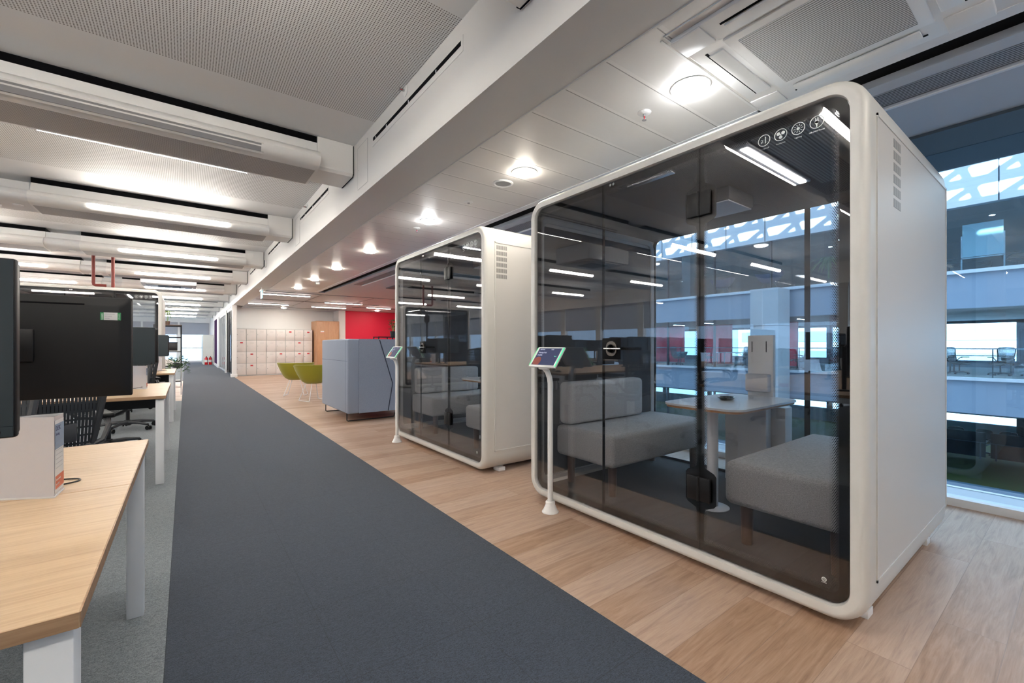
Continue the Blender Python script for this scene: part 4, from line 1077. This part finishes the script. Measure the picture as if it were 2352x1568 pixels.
# ------------------------------------------------------------------ lounge: lockers, cupboard, booth sofa, tub chairs
reds = {(5, 0), (7, 0), (0, 1), (6, 1), (1, 2), (4, 2), (6, 2), (7, 2), (1, 3)}
for c in range(8):
    x = 1.49 + c * .3275; n = sorted(r for (cc, r) in reds if cc == c); lvl = ['top', 'second', 'third', 'bottom']
    lab = 'white locker column, %s from the left, %s' % (ordn[c], ('red tag on %s door' % ' and '.join(lvl[r] for r in n)) if n else 'no red tag')
    t = thing('locker_column', lab, 'locker', (x, 18.9, 0), group='white lockers against the back wall')
    MB().box(0, .3255, .012, .48, .0, 1.77).build('body', 'felt_edge', t)
    for r in range(4):
        z1 = 1.745 - r * .4275
        d = MB().box(.012, .314, 0, .012, z1 - .413, z1, bev=.003).build('door', 'locker_white', t)
        MB().rod((.04, -.003, z1 - .2), (.04, 0, z1 - .2), .012, seg=12).build('lock', 'lock_grey', d)
        b = MB()
        for q in range(3): b.box(.12, .24, -.001, .0, z1 - .07 - q * .02, z1 - .066 - q * .02)
        b.build('vent_lines', 'felt_edge', d)
        if (c, r) in reds: MB().box(.13, .215, -.003, 0, z1 - .10, z1 - .055).build('red_tag', 'label_red', d)
t = thing('wooden_cupboard', 'tall wooden double-door cupboard right of the lockers', 'cupboard', (4.17, 18.42, 0))
MB().box(0, .86, .02, .95, 0, 2.12).build('body', 'cabinet_wood', t)
for k in range(2):
    d = MB().box(.02 + k * .412, .428 + k * .412, 0, .02, .06, 2.08, bev=.003).build('door', 'cabinet_wood', t)
    MB().rod((.40 + k * .05, -.02, 1.05), (.40 + k * .05, 0, 1.05), .01).build('knob', 'steel', d)
MB().box(.14, .27, -.003, .0, 1.66, 1.72).build('notice', 'paper', t); MB().box(.14, .27, -.004, -.003, 1.655, 1.667).build('notice_stripe', 'label_red', t)

def booth():
    t = thing('booth_sofa', 'high-backed blue-grey booth sofa on thin metal legs beyond the middle pod', 'sofa', (1.90, 6.53, 0))
    D, Ln, z0, z1 = .86, 1.50, .13, 1.235
    MB().box(0, .17, 0, Ln, z0, z1, bev=.022, seg=3).build('back_panel', 'booth_blue', t)
    for y0 in (0, Ln - .09):
        prof = [(.165, z0), (.61, z0), (.68, .55), (.47, z1), (.165, z1)]
        MB().prism([(x, z) for x, z in prof], 'y', y0 + .004, y0 + .086).build('side_panel', 'booth_blue', t)
        fr = [(.62, z0), (D + .3, z0), (D + .3, z1), (.485, z1), (.692, .55)]
        MB().prism(fr, 'y', y0 + .004, y0 + .086).build('wing', 'booth_blue', t)
        sm = MB(); sm.tube([(.615, y0 + .002, z0 + .01), (.685, y0 + .002, .55), (.478, y0 + .002, z1 - .01)], .007, seg=6); sm.build('seam', 'seam_dark', t)
    MB().box(.17, 1.1, .09, Ln - .09, z0, .42, bev=.03, seg=3).build('seat', 'booth_blue', t)
    sm = MB(); sm.box(-.001, .001, .02, Ln - .02, .905, .909); sm.box(-.001, .001, .10, .104, z0 + .02, z1 - .02); sm.build('seam', 'seam_dark', t)
    for y in (.14, Ln - .14):
        MB().tube([(.03, y, z0), (.03, y, .02), (.045, y, .008), (.75, y, .008), (.765, y, .02), (.79, y, z0)], .008, seg=8).build('leg', 'dark_metal', t)
booth()
def tub_chair(loc, rz, label, grp, m='lime_fabric'):
    t = thing('tub_chair', label, 'chair', loc, rz, group=grp)
    n = 36; b = MB(); prof_o, prof_i = [], []
    def ringpt(a, f, wall):      # a angle, f height 0..1, back is at -y
        topz = .745 - .10 * max(0, math.sin(a)) ** 2; r = (.15 + .24 * f ** .55) - wall
        return (r * 1.0 * math.cos(a), r * .92 * math.sin(a) + .0, .36 + (topz - .36) * f)
    lp = []
    for f in (0, .12, .3, .55, .8, 1.0): lp.append([ringpt(2 * PI * k / n, f, 0) for k in range(n)])
    lp.append([(x, y, z + .008) for x, y, z in [ringpt(2 * PI * k / n, 1, .018) for k in range(n)]])
    for f in (1.0, .8, .55, .32): lp.append([ringpt(2 * PI * k / n, f, .036) for k in range(n)])
    V = b.loops(lp, closed=False); b.bm.faces.new(V[0][::-1]); b.bm.faces.new(V[-1])
    b.build('seat_shell', m, t, ang=60)
    MB().lathe([(0, .50), (.2, .50), (.235, .485), (.235, .45), (0, .45)], seg=32, sy=.92).build('seat_cushion', m, t)
    for s in (-1, 1):
        MB().tube([(s * .10, -.10, .37), (s * .21, -.20, .02), (s * .212, -.19, .012), (s * .212, .19, .012), (s * .21, .20, .02), (s * .10, .10, .37)], .007, seg=8).build('leg', 'white_metal' if m == 'lime_fabric' else 'steel', t)
    return t
tub_chair((2.12, 9.62, 0), .3, 'nearer lime green tub chair on thin white sled legs', 'lime green tub chairs')
tub_chair((2.02, 10.9, 0), -.4, 'farther lime green tub chair on thin white sled legs', 'lime green tub chairs')
t = thing('coffee_table', 'low lounge table on black sled legs behind the lime chairs', 'table', (2.95, 10.2, 0))
MB().lathe([(0, .45), (.36, .45), (.37, .44), (.36, .43), (0, .43)], seg=32).build('top', 'table_white', t)
for s in (-1, 1): MB().tube([(s * .22, -.2, .43), (s * .24, -.24, .01), (s * .24, .24, .01), (s * .22, .2, .43)], .009, seg=8).build('leg', 'black_plastic', t)
t = thing('wire_rack', 'black open metal shelf rack behind the blue booth sofa', 'rack', (3.25, 9.0, 0))
b = MB()
for x in (0, .3, .6, .9, 1.2):
    for y in (0, .3): b.box(x, x + .018, y, y + .018, 0, 1.33)
for z in (.3, .8, 1.25, 1.31):
    for y in (0, .3): b.box(0, 1.218, y, y + .018, z, z + .018)
b.build('frame', 'black_plastic', t); MB().box(0, 1.218, 0, .318, 1.05, 1.07).build('shelf', 'black_plastic', t); MB().box(0, 1.218, 0, .318, .28, .30).build('shelf', 'black_plastic', t)
def leaves(b, n, r, h, size, rnd, droop=.3, z0=0):
    for k in range(n):
        a = rnd.uniform(0, 2 * PI); e = rnd.uniform(.1, 1); rr = r * rnd.uniform(.3, 1); c = Vector((rr * math.cos(a), rr * math.sin(a), z0 + h * e - droop * rr))
        s = size * rnd.uniform(.7, 1.2); d = Vector((math.cos(a), math.sin(a), rnd.uniform(-.5, .8))).normalized(); w = d.cross(Vector((0, 0, 1))).normalized() * s * .35
        up = w.cross(d).normalized() * s * .10
        v = [b.bm.verts.new(p) for p in (c - d * s * .5, c + w + up, c + d * s * .5, c - w + up)]
        m2 = b.bm.verts.new(c - up * .2)
        for i in range(4): b.bm.faces.new((v[i], v[(i + 1) % 4], m2))
def plant(loc, label, kind='bush', pot='pot_black', s=1.0, seed=1, group=None):
    rnd = random.Random(seed); t = thing('potted_plant', label, 'plant', loc, group=group)
    MB().lathe([(0, 0), (.055 * s, 0), (.07 * s, .12 * s), (.062 * s, .12 * s), (.055 * s, .10 * s)], seg=20).build('pot', pot, t)
    MB().lathe([(0, .108 * s), (.058 * s, .105 * s)], seg=16).build('soil', 'soil', t)
    st = MB(); lf = MB()
    if kind == 'bush':
        for k in range(5):
            a = rnd.uniform(0, 6.28); st.tube([(0, 0, .1 * s), (.03 * s * math.cos(a), .03 * s * math.sin(a), .2 * s), (.07 * s * math.cos(a), .07 * s * math.sin(a), .32 * s)], .004 * s, seg=5)
        leaves(lf, 60, .10 * s, .26 * s, .06 * s, rnd, 0, .12 * s)
    elif kind == 'trail':
        st.tube([(0, 0, .1 * s), (0, .02, .16 * s), (.04 * s, 0, .2 * s)], .004, seg=5)
        leaves(lf, 220, .27 * s, .30 * s, .075 * s, rnd, .9, .08 * s)
    else:
        st.tube([(0, 0, .1 * s), (.01, 0, .25 * s), (0, .0, .42 * s)], .012 * s, seg=8)
        for k in range(26):
            a = rnd.uniform(0, 6.28); d = Vector((math.cos(a), math.sin(a), 0)); L0 = .28 * s * rnd.uniform(.7, 1.1); up = rnd.uniform(.1, .9)
            p = [Vector((0, 0, .42 * s)) + d * L0 * q + Vector((0, 0, L0 * (up * q - .9 * q * q))) for q in (0, .35, .7, 1)]
            w = Vector((-d.y, d.x, 0)) * .018 * s; vs = [(lf.bm.verts.new(q + w * f), lf.bm.verts.new(q - w * f)) for q, f in zip(p, (.5, 1, .8, .1))]
            for u, v in zip(vs, vs[1:]): lf.bm.faces.new((u[0], v[0], v[1], u[1]))
    st.build('stem', 'leaf_pale', t); lf.build('foliage', 'leaf' if kind != 'palm' else 'leaf_pale', t, smooth=False)
    return t
plant((3.62, 9.12, 1.328), 'small dark leafy plant in a black pot on the wire rack behind the booth sofa', seed=4)

# ------------------------------------------------------------------ left of the corridor, beyond the desks
t = thing('open_shelf', 'tall black-framed open shelf with oak shelves standing left of the corridor', 'shelving unit', (-.70, 15.3, 0))
b = MB(); w, d, h = .62, .40, 1.70
for x in (0, w - .03):
    for y in (0, d - .03): b.box(x, x + .03, y, y + .03, 0, h)
for z in (.12, .55, .95, 1.35, h - .03):
    b.box(0, w, 0, .03, z, z + .025); b.box(0, w, d - .03, d, z, z + .025)
b.build('frame', 'black_plastic', t)
MB().box(.0, .02, .03, d - .03, .0, h).build('side_panel', 'black_plastic', t)
for z in (.145, .575, .975): MB().box(.03, w - .03, .02, d - .02, z, z + .018).build('shelf', 'laminate_grey', t)
MB().box(0, w, 0, d, h - .004, h + .016).build('top', 'sofa_leg_wood', t)
for i, (x, z, w_, h_) in enumerate(((-.64, .993, .24, .27), (-.38, .993, .20, .24))):
    t = thing('storage_box', ['taller dark storage box on the shelf of the open shelf', 'shorter dark storage box beside it on the open shelf'][i], 'box', (x, 15.35, z), group='storage boxes on the open shelf')
    MB().box(0, w_, 0, .26, 0, h_ - .03, bev=.004).build('box_body', 'dark_metal', t); MB().box(-.004, w_ + .004, -.004, .264, h_ - .03, h_, bev=.004).build('lid', 'black_plastic', t)
t = thing('paper_stack', 'white stack of papers on the open shelf below the boxes', 'paper', (-.50, 15.35, .593))
MB().box(0, .21, 0, .28, 0, .16, bev=.004).build('sheets', 'paper', t)
plant((-.40, 15.45, 1.716), 'small upright plant in a brown pot on top of the open shelf', 'palm', 'pot_brown', .85, 6)
t = plant((-.17, 12.75, .62), 'trailing green plant in a grey pot on a slim plant stand beside the corridor', 'trail', 'pot_grey', 1.0, 9)
t = thing('plant_stand', 'slim pale plant stand beside the corridor under the trailing plant', 'plant stand', (-.17, 12.75, 0))
MB().box(-.1, .1, -.1, .1, .60, .62).build('top', 'white_metal', t)
for sx in (-1, 1):
    for sy in (-1, 1): MB().box(sx * .09 - .008, sx * .09 + .008, sy * .09 - .008, sy * .09 + .008, 0, .60).build('leg', 'white_metal', t)
t = thing('storage_cabinet', 'tall pale grey storage cabinet at the far end of the corridor', 'cabinet', (.84, 31.7, 0))
MB().box(0, .49, 0, 2.4, 0, 1.77).build('body', 'laminate_grey', t)
for k in range(3): MB().box(-.012, 0, .03 + k * .79, .79 + k * .79, .05, 1.72, bev=.003).build('door', 'laminate_grey', t)
def extinguisher(x, y, label):
    t = thing('fire_extinguisher', label, 'fire extinguisher', (x, y, .006), group='red fire extinguishers by the cabinet')
    MB().lathe([(0, 0), (.075, 0), (.08, .02), (.08, .36), (.065, .41), (.03, .44), (.025, .46), (0, .46)], seg=24).build('cylinder', 'fire_red', t)
    MB().box(-.02, .02, -.08, .05, .46, .50, bev=.006).build('valve', 'black_plastic', t)
    MB().tube([(.0, -.05, .47), (.04, -.12, .44), (.05, -.12, .25), (.04, -.1, .12)], .01, seg=8).build('hose', 'black_plastic', t)
    MB().lathe([(.0805, .15), (.0805, .28)], seg=24).build('instruction_label', 'paper', t)
extinguisher(.98, 31.2, 'left red fire extinguisher in front of the grey cabinet'); extinguisher(1.18, 31.25, 'right red fire extinguisher in front of the grey cabinet')

# ------------------------------------------------------------------ furniture across the atrium
def far_chair(x, y, z, rz, label): return tag(dup(chair0, (x, y, z), rz), label, 'office chair', 'office chairs across the atrium')
k = 0
for (x, y, z, rz) in ((24.6, 2.0, 0, 1.2), (24.7, 3.1, 0, 2.6), (24.2, 3.9, 0, 4.0), (25.0, 1.2, 0, .4), (24.5, 6.0, 0, 2.2), (24.65, 7.2, 0, 5.2), (24.4, 11.5, 0, 1.0), (24.6, 13.5, 0, 3.0), (23.2, 8.3, 0, .5), (24.0, 9.6, 0, 2.0), (23.3, 14.6, 0, 4.4)):
    k += 1; far_chair(x, y, z, rz, 'dark task chair on the facing floor across the atrium, %s from the right' % ordn[k - 1])
for k in range(8):
    y = 1.2 + k * .84; far_chair(28.4, y, -3.72, PI / 2 + .2 * math.sin(k * 2.1), 'dark task chair on the lower facing floor behind the dark desks, %s from the right' % ordn[k])
for k, y in enumerate((1.2, 3.9, 6.6)):
    t = thing('far_desk', 'long dark desk on the lower facing floor across the atrium, %s from the right' % ordn[k], 'desk', (27.5, y, -3.72), group='desks on the lower facing floor')
    MB().box(-.4, .4, -1.3, 1.3, .70, .73).build('tabletop', 'facade_dark', t)
    MB().box(-.36, -.33, -1.28, 1.28, .1, 1.15).build('front_panel', 'black_plastic', t)
    for sx in (-.36, .33):
        for sy in (-1.15, 1.1): MB().box(sx, sx + .05, sy, sy + .05, 0, .70).build('leg', 'facade_dark', t)
for k, y in enumerate((2.6, 6.8, 12.4)):
    t = thing('meeting_table', 'pale table among chairs on the facing floor across the atrium, %s from the right' % ordn[k], 'table', (25.6, y, 0), group='tables on the facing floor')
    MB().box(-.5, .5, -.9, .9, .71, .74).build('tabletop', 'facade_white', t)
    for sx in (-.45, .4):
        for sy in (-.85, .8): MB().box(sx, sx + .05, sy, sy + .05, 0, .71).build('leg', 'facade_dark', t)
t = thing('whiteboard', 'mobile whiteboard on the upper floor across the atrium', 'whiteboard', (22.7, 2.27, 3.72))
MB().box(-.015, .015, -.50, .50, .62, 1.80).build('board', 'whiteboard', t)
b = MB(); b.box(-.02, .02, -.54, -.50, 0, 1.4); b.box(-.02, .02, .50, .54, 0, 1.4); b.box(-.02, .02, -.54, .54, .56, .60); b.box(-.02, .02, -.54, .54, .12, .16)
b.box(-.3, .3, -.54, -.50, .03, .07); b.box(-.3, .3, .50, .54, .03, .07); b.build('stand_frame', 'steel', t)
t = thing('meeting_table', 'dark table behind the whiteboard on the upper facing floor', 'table', (24.2, 2.3, 3.72))
MB().box(-.5, .5, -1.4, 1.4, .71, .75).build('tabletop', 'facade_dark', t)
for sy in (-1.2, 1.15): MB().box(-.05, .05, sy, sy + .05, 0, .71).build('leg', 'facade_dark', t)
for k, (x, y, rz) in enumerate(((23.3, 1.5, PI), (23.3, 3.2, 3.4), (23.3, .6, 2.9), (25.15, 2.6, 0))): far_chair(x, y, 3.72, rz, 'dark office chair on the upper facing floor near the whiteboard, %s one' % ordn[k])
for k, y in enumerate((9.3, 11.6)):
    c = tub_chair((22.6, y, 3.72), PI / 2, 'round navy lounge chair on the upper floor across the atrium, %s one' % ['right', 'left'][k], 'navy lounge chairs across the atrium', 'blue_seat'); c.scale = (1.6, 1.6, 1.25)
tub_chair((24.6, 15.2, 0), PI / 2, 'teal tub chair in front of the red partition across the atrium', None, 'teal_seat')
plant((22.7, 6.9, 3.72), 'tall palm in a pot on the upper floor across the atrium', 'palm', 'pot_grey', 2.9, 12)
for k in range(9):
    t = thing('linear_light', 'boosted linear ceiling light on the facing floor across the atrium, %s from the right' % ordn[k], 'ceiling light', (25.0 - .9 * (k % 2), 1.2 + 2.4 * k, 2.44), group='boosted linear lights across the atrium')
    MB().box(-.6, .6, -.04, .04, -.03, 0).build('housing', 'white_metal', t); MB().box(-.58, .58, -.03, .03, -.035, -.03).build('diffuser', 'far_lens_boosted', t)
for k in range(10):
    t = thing('downlight', 'small downlight on the upper facing floor, %s from right' % ordn[k], 'downlight', (24.5 + (k % 2) * 1.4, .6 + .8 * k, 6.1), group='small downlights across the atrium')
    MB().lathe([(.08, 0), (.10, 0), (.10, -.01), (.08, -.01)], seg=12).build('ring', 'white_plastic', t); MB().lathe([(0, -.012), (.08, -.01)], seg=12).build('lens', 'down_lens_cool', t)
